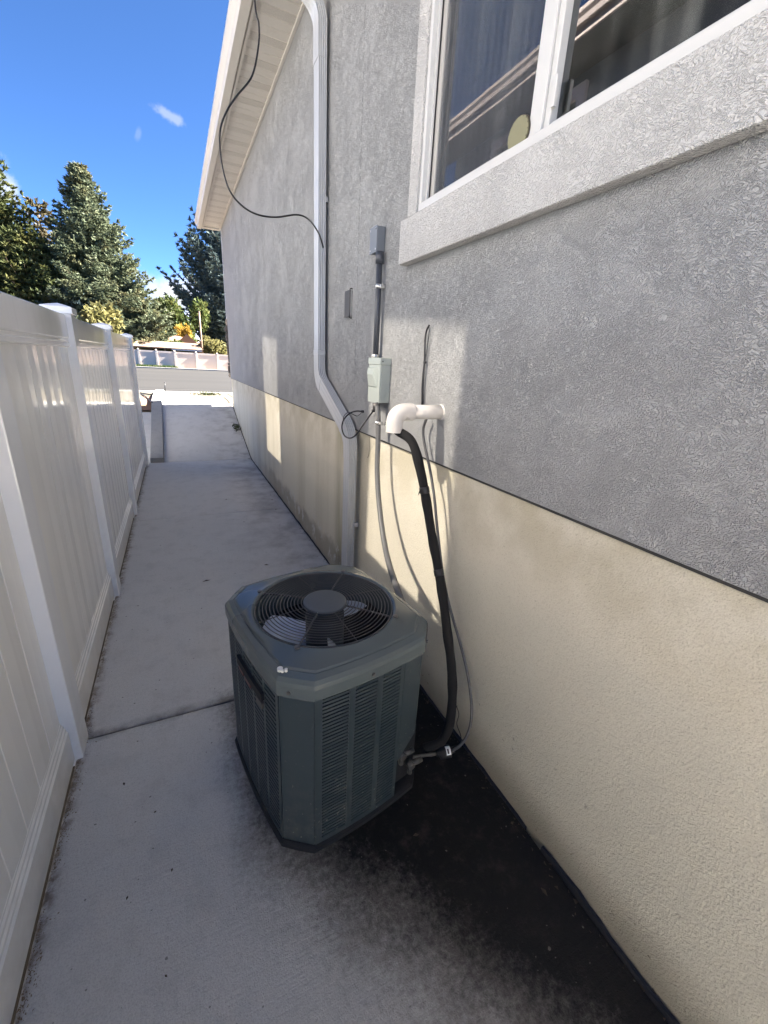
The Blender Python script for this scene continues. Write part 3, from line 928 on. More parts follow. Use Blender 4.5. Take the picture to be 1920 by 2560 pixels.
# black joint board that has lifted between path and wall
mb = MB()
pts = [(1.026, y, 0.004 + 0.010 * math.sin(y * 9) ** 2) for y in np.linspace(-0.4, 0.66, 28)]
fr = [((x + random.uniform(-0.002, 0.002), y, z + random.uniform(-0.004, 0.006)), (1, 0, 0), (0, 0, 1)) for x, y, z in pts]
mb.sweep([(-0.006, -0.05), (0.005, -0.05), (0.004, 0.010), (-0.007, 0.008)], fr)
mb.build('joint_board', M['strip'], path)
mb = MB()
fr = [((1.026 + random.uniform(-0.003, 0.002), y, gz(y) - 0.006 + random.uniform(-0.003, 0.004)), (1, 0, 0), (0, 0, 1)) for y in np.linspace(0.74, 9.5, 170)]
mb.sweep([(-0.006, -0.04), (0.007, -0.04), (0.006, 0.006), (-0.006, 0.004)], fr)
mb.build('joint_board', M['strip'], path)
# low concrete wall beside the ramp
mb = MB()
ys = [7.27, 7.8, 8.4, 9.0, 9.6, 10.2, 11.0, 12.0]
fr = [((-0.38, y, gz(y)), (1, 0, 0), (0, 0, 1)) for y in ys]
mb.sweep([(-0.09, -0.30), (-0.09, 0.062), (-0.082, 0.075), (0.084, 0.075), (0.092, 0.066), (0.092, -0.30)], fr)
o = mb.build('ramp_kerb_wall', M['kerb'])
tag(o, 'low grey concrete kerb wall climbing along the left edge of the ramp', 'kerb wall')
# neighbour's slabs left of it
npath = structure(ysheet('neighbour_path', M['concrete'], -1.75, -0.475, [7.0, 7.28, 7.8, 8.4, 9.0, 9.4], -0.075))
for a, b in ((7.02, 7.9), (7.91, 8.8), (8.81, 9.32)):
    slab(-1.72, -0.474, a, b, M['concrete'], npath, dz=-0.045)
structure(ysheet('dirt_bed', M['red_soil'], -6.0, -0.49, [9.33, 9.6, 10.2, 11.0], -0.012))
structure(ysheet('front_yard', M['yard'], -40.0, -1.76, [7.3, 8.4, 9.32], -0.08))
walk = structure(ysheet('sidewalk', M['soil'], -30, 30, [9.72, 10.2, 11.4, 12.5], -0.035))
for x in np.arange(-9.3, 12, 1.5):
    slab(x, x + 1.49, 11.02, 12.40, M['sidewalk'], walk)
for x0, x1 in ((-0.28, 0.98), (0.99, 4.2), (4.21, 7.4)):
    slab(x0, x1, 9.712, 11.008, M['sidewalk'], walk)
structure(ysheet('dirt_strip', M['dry_ground'], -30, -0.49, [11.005, 11.015], -0.01))
structure(ysheet('road', M['asphalt'], -120, 120, [12.56, 20, 30, 40, 44.0], -0.03))
mb = MB()
mb.sweep([(0, -0.2), (0, 0.06), (0.03, 0.075), (0.15, 0.075), (0.15, -0.2)], [((x, 44.0, gz(44.0)), (0, 1, 0), (0, 0, 1)) for x in (-60, 60)])
structure(mb.build('kerb', M['kerb']))
mb = MB()
mb.sweep([(0, -0.2), (0, 0.0), (0.02, 0.01), (0.14, 0.01), (0.14, -0.2)], [((x, 12.42, gz(12.4)), (0, 1, 0), (0, 0, 1)) for x in (-60, 60)])
structure(mb.build('kerb', M['kerb']))

# ================================================================== HOUSE
house = thing('house', 'grey stucco house with beige painted foundation and white eaves on the right', 'house', (WF, 4.0, 0))
P = lambda mb, n, mat, par=house: mb.build(n, mat, par, True)
ZT = 3.86
HB = -1.9            # back corner of the house, behind the camera
WY0, WY1, WZ0, WZ1 = 0.28, 1.885, 2.215, 3.52       # rough opening (inside of the surround)
P(MB().box(WF, WF + 0.25, HB, YC - 0.012, -0.4, 1.194), 'foundation', M['foundation'])
P(MB().box(WS + 0.004, WF + 0.02, HB, YC - 0.006, 1.1945, 1.2035), 'weep_screed', M['dark_gap'])
# stucco wall as one skin with the window opening and a shallow control joint
mb = MB()
zs = [1.204, WZ0, WZ1, ZT]; G = 2.605
segs = [(HB, WY0), (WY0, WY1), (WY1, G - 0.002), (G + 0.002, YC)]
for (a, b) in segs:
    for k in range(3):
        if (a, b) == (WY0, WY1) and k == 1: continue
        mb.add([(WS, a, zs[k]), (WS, a, zs[k + 1]), (WS, b, zs[k + 1]), (WS, b, zs[k])], [(0, 1, 2, 3)])
mb.add([(WS, G - 0.002, 1.204), (WS + 0.004, G, 1.204), (WS, G + 0.002, 1.204), (WS, G - 0.002, ZT), (WS + 0.004, G, ZT), (WS, G + 0.002, ZT)], [(0, 3, 4, 1), (1, 4, 5, 2)])
XB = WS + 0.2
mb.add([(WS, HB, 1.204), (WS, YC, 1.204), (XB, YC, 1.204), (XB, HB, 1.204)], [(0, 1, 2, 3)])
mb.add([(WS, YC, 1.204), (WS, YC, ZT), (XB, YC, ZT), (XB, YC, 1.204)], [(0, 1, 2, 3)])
for a, b, c, d in (((WY0, WZ0), (WY1, WZ0), 0, 0), ((WY0, WZ1), (WY1, WZ1), 0, 0), ((WY0, WZ0), (WY0, WZ1), 0, 0), ((WY1, WZ0), (WY1, WZ1), 0, 0)):
    mb.add([(WS, a[0], a[1]), (WS, b[0], b[1]), (XB, b[0], b[1]), (XB, a[0], a[1])], [(0, 1, 2, 3)])
P(mb, 'stucco_wall', M['stucco'])
P(MB().box(WF + 0.252, 11, YC - 0.25, YC - 0.012, -0.4, 3.85), 'front_wall', M['stucco'])
P(MB().box(WF + 0.252, 11, HB, HB + 0.25, -0.4, 3.85), 'back_wall', M['stucco'])
P(MB().box(10.75, 11, HB + 0.26, YC - 0.26, -0.4, 3.85), 'side_wall', M['stucco'])
# room behind the window
mb = MB()
rx0, rx1, ry0, ry1, rz0, rz1 = XB + 0.001, 4.0, -1.2, 3.2, 1.3, 3.8
q = [(rx0, ry0, rz0), (rx1, ry0, rz0), (rx1, ry1, rz0), (rx0, ry1, rz0), (rx0, ry0, rz1), (rx1, ry0, rz1), (rx1, ry1, rz1), (rx0, ry1, rz1)]
mb.add(q, [(0, 1, 2, 3), (4, 7, 6, 5), (1, 5, 6, 2), (0, 4, 5, 1), (2, 6, 7, 3)])
P(mb, 'room', M['interior'])
# window surround
sur = P(MB().box(WT, WS - 0.0005, 0.10, 1.985, 2.040, WZ0 - 0.001, 0.006), 'window_sill', M['trim'])
P(MB().box(WT + 0.003, WS - 0.0005, WY1 - 0.035, 1.928, WZ0, 3.66, 0.006), 'window_jamb', M['trim'])
P(MB().box(WT + 0.003, WS - 0.0005, 0.16, WY0 + 0.02, WZ0, 3.66, 0.006), 'window_jamb', M['trim'])
P(MB().box(WT + 0.003, WS - 0.0005, WY0 + 0.0205, WY1 - 0.0355, WZ1 - 0.02, 3.66, 0.006), 'window_head', M['trim'])
# window: frame, mullion, two panes, screen
FX = WT + 0.012
win = P(MB(), 'window', None) if False else None
fy0, fy1, fz0, fz1 = WY0 + 0.021, WY1 - 0.036, WZ0 + 0.001, WZ1 - 0.021
mb = MB()
fw = 0.030
mb.box(FX, FX + 0.09, fy0, fy1, fz0, fz0 + fw, 0.003)
mb.box(FX, FX + 0.09, fy0, fy1, fz1 - fw, fz1, 0.003)
mb.box(FX + 0.0005, FX + 0.09, fy1 - 0.022, fy1, fz0 + fw, fz1 - fw, 0.003)
mb.box(FX + 0.0005, FX + 0.09, fy0, fy0 + 0.022, fz0 + fw, fz1 - fw, 0.003)
win = P(mb, 'window', M['frame'])
YM = 1.165
P(MB().box(FX + 0.008, FX + 0.075, YM, YM + 0.052, fz0 + fw + 0.0005, fz1 - fw - 0.0005, 0.003), 'mullion', M['frame'], win)
P(MB().box(FX + 0.016, FX + 0.07, YM - 0.022, YM - 0.0005, fz0 + fw + 0.0005, fz1 - fw - 0.0005, 0.003), 'sash_stile', M['frame'], win)
P(MB().box(FX + 0.022, FX + 0.08, fy0 + 0.0225, YM - 0.0225, fz0 + fw + 0.0005, fz0 + fw + 0.016, 0.003), 'glazing_bead', M['frame'], win)
# track of the sliding half: dark slot and pale ribs
P(MB().box(FX + 0.03, FX + 0.088, fy1 - 0.040, fy1 - 0.0225, fz0 + fw + 0.0005, fz1 - fw - 0.0005), 'track', M['dark_gap'], win)
P(MB().box(FX + 0.018, FX + 0.026, fy1 - 0.036, fy1 - 0.0225, fz0 + fw + 0.0005, fz1 - fw - 0.0005), 'track_rib', M['frame'], win)
P(MB().box(FX + 0.030, FX + 0.070, fy1 - 0.062, fy1 - 0.041, fz0 + fw + 0.0005, fz1 - fw - 0.0005, 0.002), 'sash_stile', M['screen_frame'], win)
mb = MB()
sy0, sy1, sz0, sz1 = YM + 0.0525, fy1 - 0.0625, fz0 + fw + 0.001, fz1 - fw - 0.001
mb.box(FX + 0.028, FX + 0.038, sy0, sy1, sz0, sz0 + 0.018)
mb.box(FX + 0.028, FX + 0.038, sy0, sy1, sz1 - 0.018, sz1)
mb.box(FX + 0.0285, FX + 0.038, sy0, sy0 + 0.008, sz0 + 0.018, sz1 - 0.018)
mb.box(FX + 0.0285, FX + 0.038, sy1 - 0.010, sy1, sz0 + 0.018, sz1 - 0.018)
scr = P(mb, 'screen_frame', M['screen_frame'], win)
P(MB().box(FX + 0.0325, FX + 0.0330, sy0 + 0.008, sy1 - 0.010, sz0 + 0.018, sz1 - 0.018), 'insect_screen', M['screen'], scr if False else win)
P(MB().box(FX + 0.052, FX + 0.056, sy0 - 0.02, sy1 + 0.01, sz0, sz1), 'pane', M['glass'], win)
P(MB().box(FX + 0.040, FX + 0.044, fy0 + 0.0225, YM - 0.0225, fz0 + fw + 0.0165, fz1 - fw), 'pane', M['glass'], win)
P(MB().box(FX + 0.010, FX + 0.022, YM - 0.036, YM - 0.0225, fz0 + fw + 0.045, fz0 + fw + 0.115, 0.002), 'sash_latch', M['frame'], win)
# cloth blind hanging inside the right half
mb = MB()
yy = np.linspace(fy0, YM + 0.03, 60)
mb.sweep([(0, 0)], []) if False else None
vs = []; 
for y in yy:
    x = FX + 0.080 + 0.008 * math.sin(y * 46) + 0.006 * math.sin(y * 101)
    vs += [(x, y, 2.1), (x, y, 3.7)]
mb.add(vs, [(2 * i, 2 * i + 1, 2 * i + 3, 2 * i + 2) for i in range(len(yy) - 1)], True)
P(mb, 'blind', M['blind'])
# round olive disc leaning on the screen
c = on_x((1302, 335), FX + 0.008)
dsc = thing('window_disc', 'round olive green disc with dark rim leaning on the window screen', 'disc', (FX + 0.027, c.y + 0.006, c.z - 0.045))
mb = MB(); n = 28; cy_, cz_ = c.y + 0.006, c.z
rim = MB()
rim.cyl((0, cy_, cz_), 0.046, FX + 0.0055, FX + 0.026, n, axis='x')
P(rim, 'rim', M['rust_cap'], dsc)
P(MB().cyl((0, cy_, cz_), 0.0435, FX + 0.001, FX + 0.0052, n, axis='x'), 'face', M['olive'], dsc)
mb = MB()
for k in range(16):
    w = 2 * math.pi * k / 16
    mb.box(FX + 0.0005, FX + 0.0009, cy_ + 0.0425 * math.cos(w) - 0.0018, cy_ + 0.0425 * math.cos(w) + 0.0018, cz_ + 0.0425 * math.sin(w) - 0.0018, cz_ + 0.0425 * math.sin(w) + 0.0018)
P(mb, 'bead', M['rust_cap'], dsc)

# eaves
SX0, SX1 = 0.70, WS - 0.002
y = -1.0; k = 0
sol = MB().sweep([(0, 0.0), (0.006, 0.007), (0.094, 0.007), (0.1, 0.0), (0.1, 0.016), (0, 0.016)],
                 [((SX0 + 0.022, 0, 0), (0, 1, 0), (0, 0, 1)), ((SX1 - 0.022, 0, 0), (0, 1, 0), (0, 0, 1))])
sol.v = [(x, yy_, 0.007 - z if z < 0.01 else z) for x, yy_, z in sol.v]
inv = WM[house.name].inverted()
me_s = sol.mesh('soffit_panel', M['cream']); me_v = sol.mesh('soffit_panel_vented', M['soffit_vent'])
while y < YC + 0.1:
    mesh_obj('soffit_panel', me_v if k % 3 == 0 else me_s, house, inv @ Vector((0, y, 3.853)))
    y += 0.1005; k += 1
ye = YC + 0.23
P(MB().box(SX1 - 0.022, SX1, -1, ye, 3.838, 3.872, 0.002), 'soffit_channel', M['cream'])
P(MB().box(SX0 - 0.002, SX0 + 0.020, -1, ye, 3.828, 3.872, 0.002), 'soffit_channel', M['cream'])
P(MB().box(SX0 + 0.0205, SX1 - 0.0225, YC + 0.125, ye, 3.836, 3.87, 0.002), 'soffit_return', M['cream'])
P(MB().box(SX0 - 0.016, SX0 - 0.003, HB - 0.3, ye, 3.836, 4.02), 'fascia', M['cream'])
# K-style gutter
prof = [(0.0, 0.0), (-0.062, 0.0), (-0.066, 0.010), (-0.070, 0.045), (-0.088, 0.070), (-0.100, 0.085), (-0.102, 0.122), (-0.098, 0.130), (-0.092, 0.126), (-0.094, 0.090), (-0.082, 0.075), (-0.062, 0.048), (-0.058, 0.006), (-0.003, 0.006), (-0.003, 0.13), (0.0, 0.13)]
P(MB().sweep(prof, [((SX0 - 0.0165, yv, 3.815), (1, 0, 0), (0, 0, 1)) for yv in (HB - 0.3, ye - 0.02)]), 'gutter', M['cream'])
# roof
mb = MB()
def rz(x): return 3.955 + 0.42 * (x - 0.60)
th = 0.06
mb.add([(0.62, HB - 0.35, rz(0.62)), (6.2, HB - 0.35, rz(6.2)), (11.8, HB - 0.35, rz(0.62)), (11.8, HB - 0.35, rz(0.62) - th), (6.2, HB - 0.35, rz(6.2) - th), (0.62, HB - 0.35, rz(0.62) - th)] +
       [(0.62, ye, rz(0.62)), (6.2, ye, rz(6.2)), (11.8, ye, rz(0.62)), (11.8, ye, rz(0.62) - th), (6.2, ye, rz(6.2) - th), (0.62, ye, rz(0.62) - th)],
       [(0, 1, 7, 6), (1, 2, 8, 7), (2, 3, 9, 8), (3, 4, 10, 9), (4, 5, 11, 10), (5, 0, 6, 11), (0, 5, 4, 1), (1, 4, 3, 2), (6, 7, 10, 11), (7, 8, 9, 10)])
P(mb, 'roof', M['roof'])
# gable infill at the front
mb = MB(); yv = YC - 0.10
mb.add([(WS + 0.02, yv, 3.85), (10.9, yv, 3.85), (10.9, yv, 4.1), (6.2, yv, rz(6.2) - 0.08), (WS + 0.02, yv, 4.05)], [(0, 1, 2, 3, 4)])
P(mb, 'gable', M['stucco'])
# white corner board and stone veneer on the street front
P(MB().box(WS - 0.012, WS + 0.10, YC + 0.001, YC + 0.05, 2.30, 3.836, 0.003), 'corner_board', M['white_metal'])
P(MB().box(WS - 0.022, WS + 0.12, YC + 0.002, YC + 0.075, 2.20, 2.298, 0.004), 'stone_cap', M['stone_light'])
random.seed(3)
z = 1.205
while z < 2.17:
    h = random.choice([0.06, 0.09, 0.12, 0.14]); h = min(h, 2.198 - z)
    pr = random.uniform(0.012, 0.045)
    mt = M['stone_light'] if random.random() < 0.2 else M['stone']
    mb = MB().box(WS - pr, WS + random.uniform(0.16, 0.28), YC + 0.002, YC + 0.09 + random.uniform(0, 0.03), z + 0.003, z + h - 0.003, 0.012)
    mb.v = [(a + random.uniform(-.005, .005), b, c_ + random.uniform(-.003, .003)) for a, b, c_ in mb.v]
    P(mb, 'stone', mt)
    z += h

# ================================================================== DOWNSPOUT
ds = thing('downspout', 'white ribbed rectangular downspout running down the wall behind the unit', 'downspout', (0.98, 2.5, 0.0))
def ds_prof(w, d):
    # local a along the wall (y), b outward (-x)
    pts = []
    a0, a1 = 0.0, w
    def ribs(p0, p1, nrm, n, dep):
        out = []
        for k in range(n):
            for t, s_ in ((0.12, 0), (0.30, 1), (0.70, 1), (0.88, 0)):
                u = (k + t) / n
                out.append((p0[0] + (p1[0] - p0[0]) * u - nrm[0] * dep * s_, p0[1] + (p1[1] - p0[1]) * u - nrm[1] * dep * s_))
        return out
    pts += [(0, 0)] + ribs((0, 0), (0, d), (-1, 0), 4, 0.0065) + [(0, d)]
    pts += ribs((0, d), (w, d), (0, 1), 3, 0.0015) + [(w, d)] + [(w, 0)]
    return pts
W_, D_ = 0.105, 0.050
XBK = 0.998
def frames_along(path, w, d):
    out = []
    for i, (y, z, x) in enumerate(path):
        a = Vector((0, path[min(i + 1, len(path) - 1)][0] - path[max(i - 1, 0)][0], path[min(i + 1, len(path) - 1)][1] - path[max(i - 1, 0)][1]))
        dx = path[min(i + 1, len(path) - 1)][2] - path[max(i - 1, 0)][2]
        t = Vector((dx, a.y, a.z)).normalized()
        ax = Vector((0, -t.z, t.y)); ax = (ax if ax.y > 0 else -ax)
        ax.normalize()
        ay = t.cross(ax); ay = ay if ay.x < 0 else -ay
        out.append((Vector((x, y, z)) - ax * (w / 2) - Vector((0, 0, 0)), ax, ay.normalized()))
    return out
def arc_pts(p0, p1, p2, r, n=7):
    p0, p1, p2 = Vector(p0), Vector(p1), Vector(p2)
    a = (p0 - p1).normalized(); b = (p2 - p1).normalized()
    s_, e_ = p1 + a * r, p1 + b * r
    return [tuple(s_ * (1 - t) ** 2 + p1 * 2 * t * (1 - t) + e_ * t * t) for t in np.linspace(0, 1, n)]
yc1 = 3.205; yc2 = 2.525
top = (yc1, 3.42, XBK)
b1 = (yc1, 1.488, XBK); b2 = (yc2, 1.175, XBK)
P(MB().sweep(ds_prof(W_, D_), frames_along([(yc1, 3.46, XBK), (yc1, 1.60, XBK)], W_, D_)), 'pipe', M['white_metal'], ds)
pth = arc_pts((yc1, 1.66, XBK), b1, b2, 0.10, 9)
P(MB().sweep(ds_prof(W_ + 0.004, D_ + 0.002), frames_along([(yc1, 1.66, XBK)] + pth, W_ + 0.004, D_ + 0.002)), 'elbow', M['white_metal'], ds)
e1 = pth[-1]
pth2 = arc_pts(b1, b2, (yc2, 0.9, XBK), 0.11, 11)
P(MB().sweep(ds_prof(W_, D_), frames_along([e1, pth2[0]], W_, D_)), 'pipe', M['white_metal'], ds)
P(MB().sweep(ds_prof(W_ + 0.005, D_ + 0.003), frames_along([tuple(Vector(pth2[0]) + (Vector(e1) - Vector(pth2[0])).normalized() * 0.03)] + pth2 + [(yc2, 1.02, XBK)], W_ + 0.005, D_ + 0.003)), 'elbow', M['white_metal'], ds)
P(MB().sweep(ds_prof(W_, D_), frames_along([(yc2, 1.03, XBK), (yc2, 0.06, XBK)], W_, D_)), 'pipe', M['white_metal'], ds)
# collars
P(MB().box(XBK - D_ - 0.004, XBK + 0.001, yc1 - W_ / 2 - 0.004, yc1 + W_ / 2 + 0.004, 1.650, 1.685, 0.003), 'collar', M['white_metal'], ds)
P(MB().sweep(ds_prof(W_ + 0.005, D_ + 0.003), frames_along([(yc1, 3.32, XBK), (yc1, 3.50, XBK)], W_ + 0.005, D_ + 0.003)), 'elbow', M['white_metal'], ds)
tp = arc_pts((yc1, 3.42, XBK), (yc1, 3.60, XBK), (yc1, 3.70, 0.76), 0.13, 9) + [(yc1, 3.75, 0.70), (yc1, 3.812, 0.67)]
fr = []
for i, q_ in enumerate(tp):
    a = Vector((tp[min(i + 1, len(tp) - 1)][2] - tp[max(i - 1, 0)][2], 0, tp[min(i + 1, len(tp) - 1)][1] - tp[max(i - 1, 0)][1])).normalized()
    ay = Vector((-a.z, 0, a.x))
    fr.append((Vector((q_[2], q_[0] - W_ / 2 - 0.002, q_[1])), Vector((0, 1, 0)), ay))
P(MB().sweep(ds_prof(W_ + 0.004, D_ + 0.002), fr), 'elbow', M['white_metal'], ds)
# strap behind to the wall
P(MB().box(XBK + 0.0012, WS - 0.0005, yc1 - 0.03, yc1 + 0.03, 2.6, 2.63), 'strap', M['white_metal'], ds)
P(MB().box(XBK + 0.0012, WF - 0.0005, yc2 - 0.03, yc2 + 0.03, 0.55, 0.58), 'strap', M['white_metal'], ds)

# ================================================================== WALL FITTINGS
def wall_y(p, X=WS): return on_x(p, X).y
# junction box up the wall
jy = wall_y((964, 600)); jx = on_y((942, 595), jy).x; jyl = on_x((924.5, 600), jx).y
jzt = on_y((965, 567), jy); jz1 = on_x((965, 567), WS).z; jz0 = on_x((961, 632), WS).z
jb = thing('junction_box', 'dark blue grey junction box high on the wall left of the window sill', 'junction box', (WS, (jy + jyl) / 2, jz0))
P(MB().box(jx + 0.004, WS - 0.0005, jy + 0.002, jyl - 0.002, jz0, jz1, 0.004), 'body', M['box_dark'], jb)
P(MB().box(jx, jx + 0.0038, jy, jyl, jz0 - 0.003, jz1 + 0.002, 0.0015), 'cover', M['box_dark'], jb)
mb = MB()
for a in (jy + 0.012, jyl - 0.012):
    for b in (jz0 + 0.012, jz1 - 0.012): mb.cyl((0, a, b), 0.004, jx - 0.0015, jx + 0.0002, 10, axis='x')
P(mb, 'screw', M['steel'], jb)
# conduit from junction box to disconnect
cx = WS - 0.030
cyt = on_x((948, 700), cx).y; cyb = on_x((938, 885), cx).y
cy = (cyt + cyb) / 2
zt = jz0; zb = 1.60
cd_ = thing('wall_conduit', 'dark grey conduit running straight down from the junction box to the pale disconnect box', 'conduit', (cx, cy, 1.6))
P(MB().tube([(cx, cy, zt - 0.001), (cx, cy, zb)], 0.0155, 16), 'tube', M['conduit_dark'], cd_)
P(MB().tube([(cx, cy, zt - 0.002), (cx, cy, zt - 0.055)], 0.021, 16), 'fitting', M['conduit_dark'], cd_)
zc = on_x((944, 717), cx).z
mb = MB().tube([(cx, cy, zc + 0.010), (cx, cy, zc - 0.010)], 0.0175, 16)
mb.box(cx + 0.0, WS - 0.001, cy - 0.024, cy + 0.026, zc - 0.009, zc + 0.009, 0.002)
P(mb, 'clamp', M['steel'], cd_)
# disconnect box
dy = wall_y((976, 950)); dz1 = on_x((978, 896), WS).z; dz0 = on_x((973, 1008), WS).z
dx = on_y((950, 950), dy).x; dyl = on_x((921, 950), dx).y
db = thing('disconnect_box', 'pale grey green electrical disconnect box with raised door flap below the dark conduit', 'disconnect box', (WS, (dy + dyl) / 2, dz0))
P(MB().box(dx + 0.004, WS - 0.0005, dy, dyl, dz0, dz1 - 0.0345, 0.003), 'body', M['disc_box'], db)
P(MB().box(dx - 0.003, WS - 0.0008, dy - 0.003, dyl + 0.003, dz1 - 0.034, dz1, 0.003), 'hood', M['disc_box'], db)
P(MB().box(dx, dx + 0.0038, dy + 0.002, dyl - 0.002, dz0 - 0.004, dz1 - 0.035, 0.0015), 'door', M['disc_box'], db)
mb = MB(); wy = dyl - dy
ya, yb = dy + 0.20 * wy, dyl - 0.04 * wy; za, zb2 = dz0 + 0.075, dz1 - 0.045
mb.add([(dx - 0.0002, ya, za), (dx - 0.0002, yb, za), (dx - 0.0002, yb, zb2), (dx - 0.0002, ya, zb2),
        (dx - 0.004, ya + 0.01, za + 0.006), (dx - 0.004, yb - 0.004, za + 0.006), (dx - 0.013, yb - 0.004, zb2 - 0.035), (dx - 0.013, ya + 0.035, zb2 - 0.045), (dx - 0.011, yb - 0.006, zb2 - 0.008), (dx - 0.011, ya + 0.04, zb2 - 0.010)],
       [(0, 1, 5, 4), (4, 5, 6, 7), (7, 6, 8, 9), (9, 8, 2, 3), (1, 2, 8, 6, 5), (0, 4, 7, 9, 3)])
P(mb, 'door_flap', M['disc_box'], db)
P(MB().cyl((0, dy + 0.06, 0), 0.0025, 0, 0.001).cyl((WS - 0.05, 0, dz1 - 0.017), 0.0035, dy - 0.0045, dy - 0.0028, 10, axis='y'), 'screw', M['dark_gap'], db) if False else P(MB().cyl((WS - 0.05, 0, dz1 - 0.017), 0.0035, dy - 0.0045, dy - 0.0028, 10, axis='y'), 'screw', M['dark_gap'], db)
P(MB().tube([(cx, cy, dz1 - 0.001), (cx, cy, dz1 + 0.018)], 0.022, 14), 'hub_fitting', M['steel'], db)

# flexible grey conduit from the disconnect down behind the unit
fpx = [((941, 1012), 0.955), ((945, 1040), 0.955), ((945, 1100), 0.955), ((943, 1180), 0.945), ((948, 1260), 0.93), ((958, 1340), 0.905), ((970, 1400), 0.87), ((985, 1450), 0.83), ((1000, 1492), 0.785), ((1012, 1530), 0.745)]
fp = [on_x(p, X) for p, X in fpx]
fp[0].z = dz0 - 0.002
sp = smooth_path(fp, 12)
# resample densely for the corrugation
L = [0.0]
for a, b in zip(sp, sp[1:]): L.append(L[-1] + (b - a).length)
nn = int(L[-1] / 0.0032)
dense = []
for i in range(nn + 1):
    s_ = L[-1] * i / nn
    k = max(0, min(len(L) - 2, int(np.searchsorted(L, s_)) - 1))
    t_ = (s_ - L[k]) / max(1e-6, L[k + 1] - L[k])
    dense.append(sp[k].lerp(sp[k + 1], t_))
rr = [0.0150 if i % 2 else 0.0131 for i in range(nn + 1)]
fc = thing('flexible_conduit', 'grey ribbed flexible conduit hanging from the disconnect box to the back of the unit', 'conduit', tuple(fp[-1]))
P(MB().tube(dense, rr, 14), 'hose', M['conduit_grey'], fc)
P(MB().tube([fp[0] + Vector((0, 0, 0.0)), fp[0] - Vector((0, 0, 0.035))], [0.021, 0.019], 14), 'connector', M['dull_metal'], fc)
zc = on_x((945, 1057), 0.955)
mb = MB().tube([zc + Vector((0, 0, 0.008)), zc - Vector((0, 0, 0.008))], 0.0175, 16)
mb.box(zc.x - 0.004, WS - 0.0005, zc.y - 0.030, zc.y - 0.014, zc.z - 0.008, zc.z + 0.008, 0.002)
mb.cyl((0, zc.y - 0.036, zc.z), 0.008, WS - 0.012, WS - 0.0005, 10, axis='x')
P(mb, 'clamp', M['steel'], fc)

# small dark cover on the wall
vy = wall_y((881, 760)); vz1 = on_x((881, 727), WS).z; vz0 = on_x((881, 790), WS).z
vx = on_y((873.5, 760), vy).x; vyl = on_x((861, 760), vx).y
cv = thing('wall_cover', 'small dark brown cover plate on the wall between the downspout and the dark conduit', 'cover plate', (WS, vy, vz0))
P(MB().box(vx + 0.006, WS - 0.0005, vy, vyl - 0.004, vz0, vz1, 0.003), 'back_box', M['grey_plate'], cv)
P(MB().box(vx, vx + 0.0058, vy - 0.002, vyl, vz0 - 0.004, vz1 + 0.004, 0.002), 'cover', M['brown_plate'], cv)
mb = MB()
for zq in (vz1 + 0.004, vz0 - 0.004):
    mb.tube([(vx + 0.012 + 0.010 * math.cos(w), vy + 0.004, zq + 0.008 * math.sin(w)) for w in np.linspace(0, 2 * math.pi, 13)], 0.0028, 6)
P(mb, 'hinge_loop', M['brown_plate'], cv)

# white plastic elbow pipe
py_, pz_, pr_ = 1.578, 1.424, 0.0295
pv = thing('pvc_pipe', 'white plastic pipe with a downturned elbow sticking out of the stucco wall', 'pipe', (WS, py_, pz_))
ex = 0.800
P(MB().tube([(WS + 0.03, py_, pz_), (ex + 0.068, py_, pz_)], pr_, 28), 'pipe', M['pvc'], pv)
rad = 0.042
arc = [(ex + rad - rad * math.sin(w), py_, pz_ - rad + rad * math.cos(w)) for w in np.linspace(0, math.pi / 2, 12)]
ro = pr_ + 0.0055
MBe = MB().tube([(ex + 0.080, py_, pz_), (ex + rad + 0.001, py_, pz_)] + arc + [(ex, py_, pz_ - 0.082)], ro, 28, cap=False)
ri = pr_ - 0.003
MBe.tube([(ex, py_, pz_ - 0.082), (ex, py_, pz_ - 0.05), (ex + 0.004, py_, pz_ - 0.02)], [ri, ri, ri * 0.9], 28, cap=False)
ring = []
for rr_ in (ro, ri):
    ring.append([(ex + rr_ * math.cos(2 * math.pi * k / 28), py_ + rr_ * math.sin(2 * math.pi * k / 28), pz_ - 0.082) for k in range(28)])
MBe.loops(ring, False)
ring = []
for rr_ in (ro, pr_ - 0.001):
    ring.append([(ex + 0.080, py_ + rr_ * math.cos(2 * math.pi * k / 28), pz_ + rr_ * math.sin(2 * math.pi * k / 28)) for k in range(28)])
MBe.loops(ring, False)
P(MBe, 'elbow', M['pvc'], pv)
P(MB().tube([(WS + 0.005, py_, pz_), (WS - 0.006, py_, pz_)], [pr_ + 0.006, pr_ + 0.002], 28), 'sealant', M['pvc'], pv)

# insulated refrigerant line
lpx = [((1000, 1055), 0.812), ((1016, 1062), 0.822), ((1030, 1105), 0.855), ((1052, 1180), 0.885), ((1067, 1260), 0.905), ((1080, 1340), 0.915), ((1095, 1420), 0.925), ((1108, 1500), 0.925), ((1118, 1580), 0.925), ((1128, 1660), 0.92), ((1131, 1730), 0.915), ((1127, 1790), 0.905), ((1117, 1830), 0.89), ((1098, 1858), 0.86), ((1060, 1872), 0.80)]
lp = [on_x(p, X) for p, X in lpx]
lp[0] = Vector((0.803, py_ + 0.002, 1.40)); lp[1] = Vector((0.812, py_ + 0.001, 1.352))
ls = thing('insulated_line', 'thick black foam insulated refrigerant line hanging from the white elbow to the unit', 'refrigerant line', tuple(lp[-1]))
sp = smooth_path(lp, 7)
def line_r(p):
    return 0.0195 * (1 + 0.05 * math.sin(p.z * 37) + 0.03 * math.sin(p.z * 71 + 1))
P(MB().tube(sp, [line_r(p) for p in sp], 16), 'foam_sleeve', M['foam'], ls)
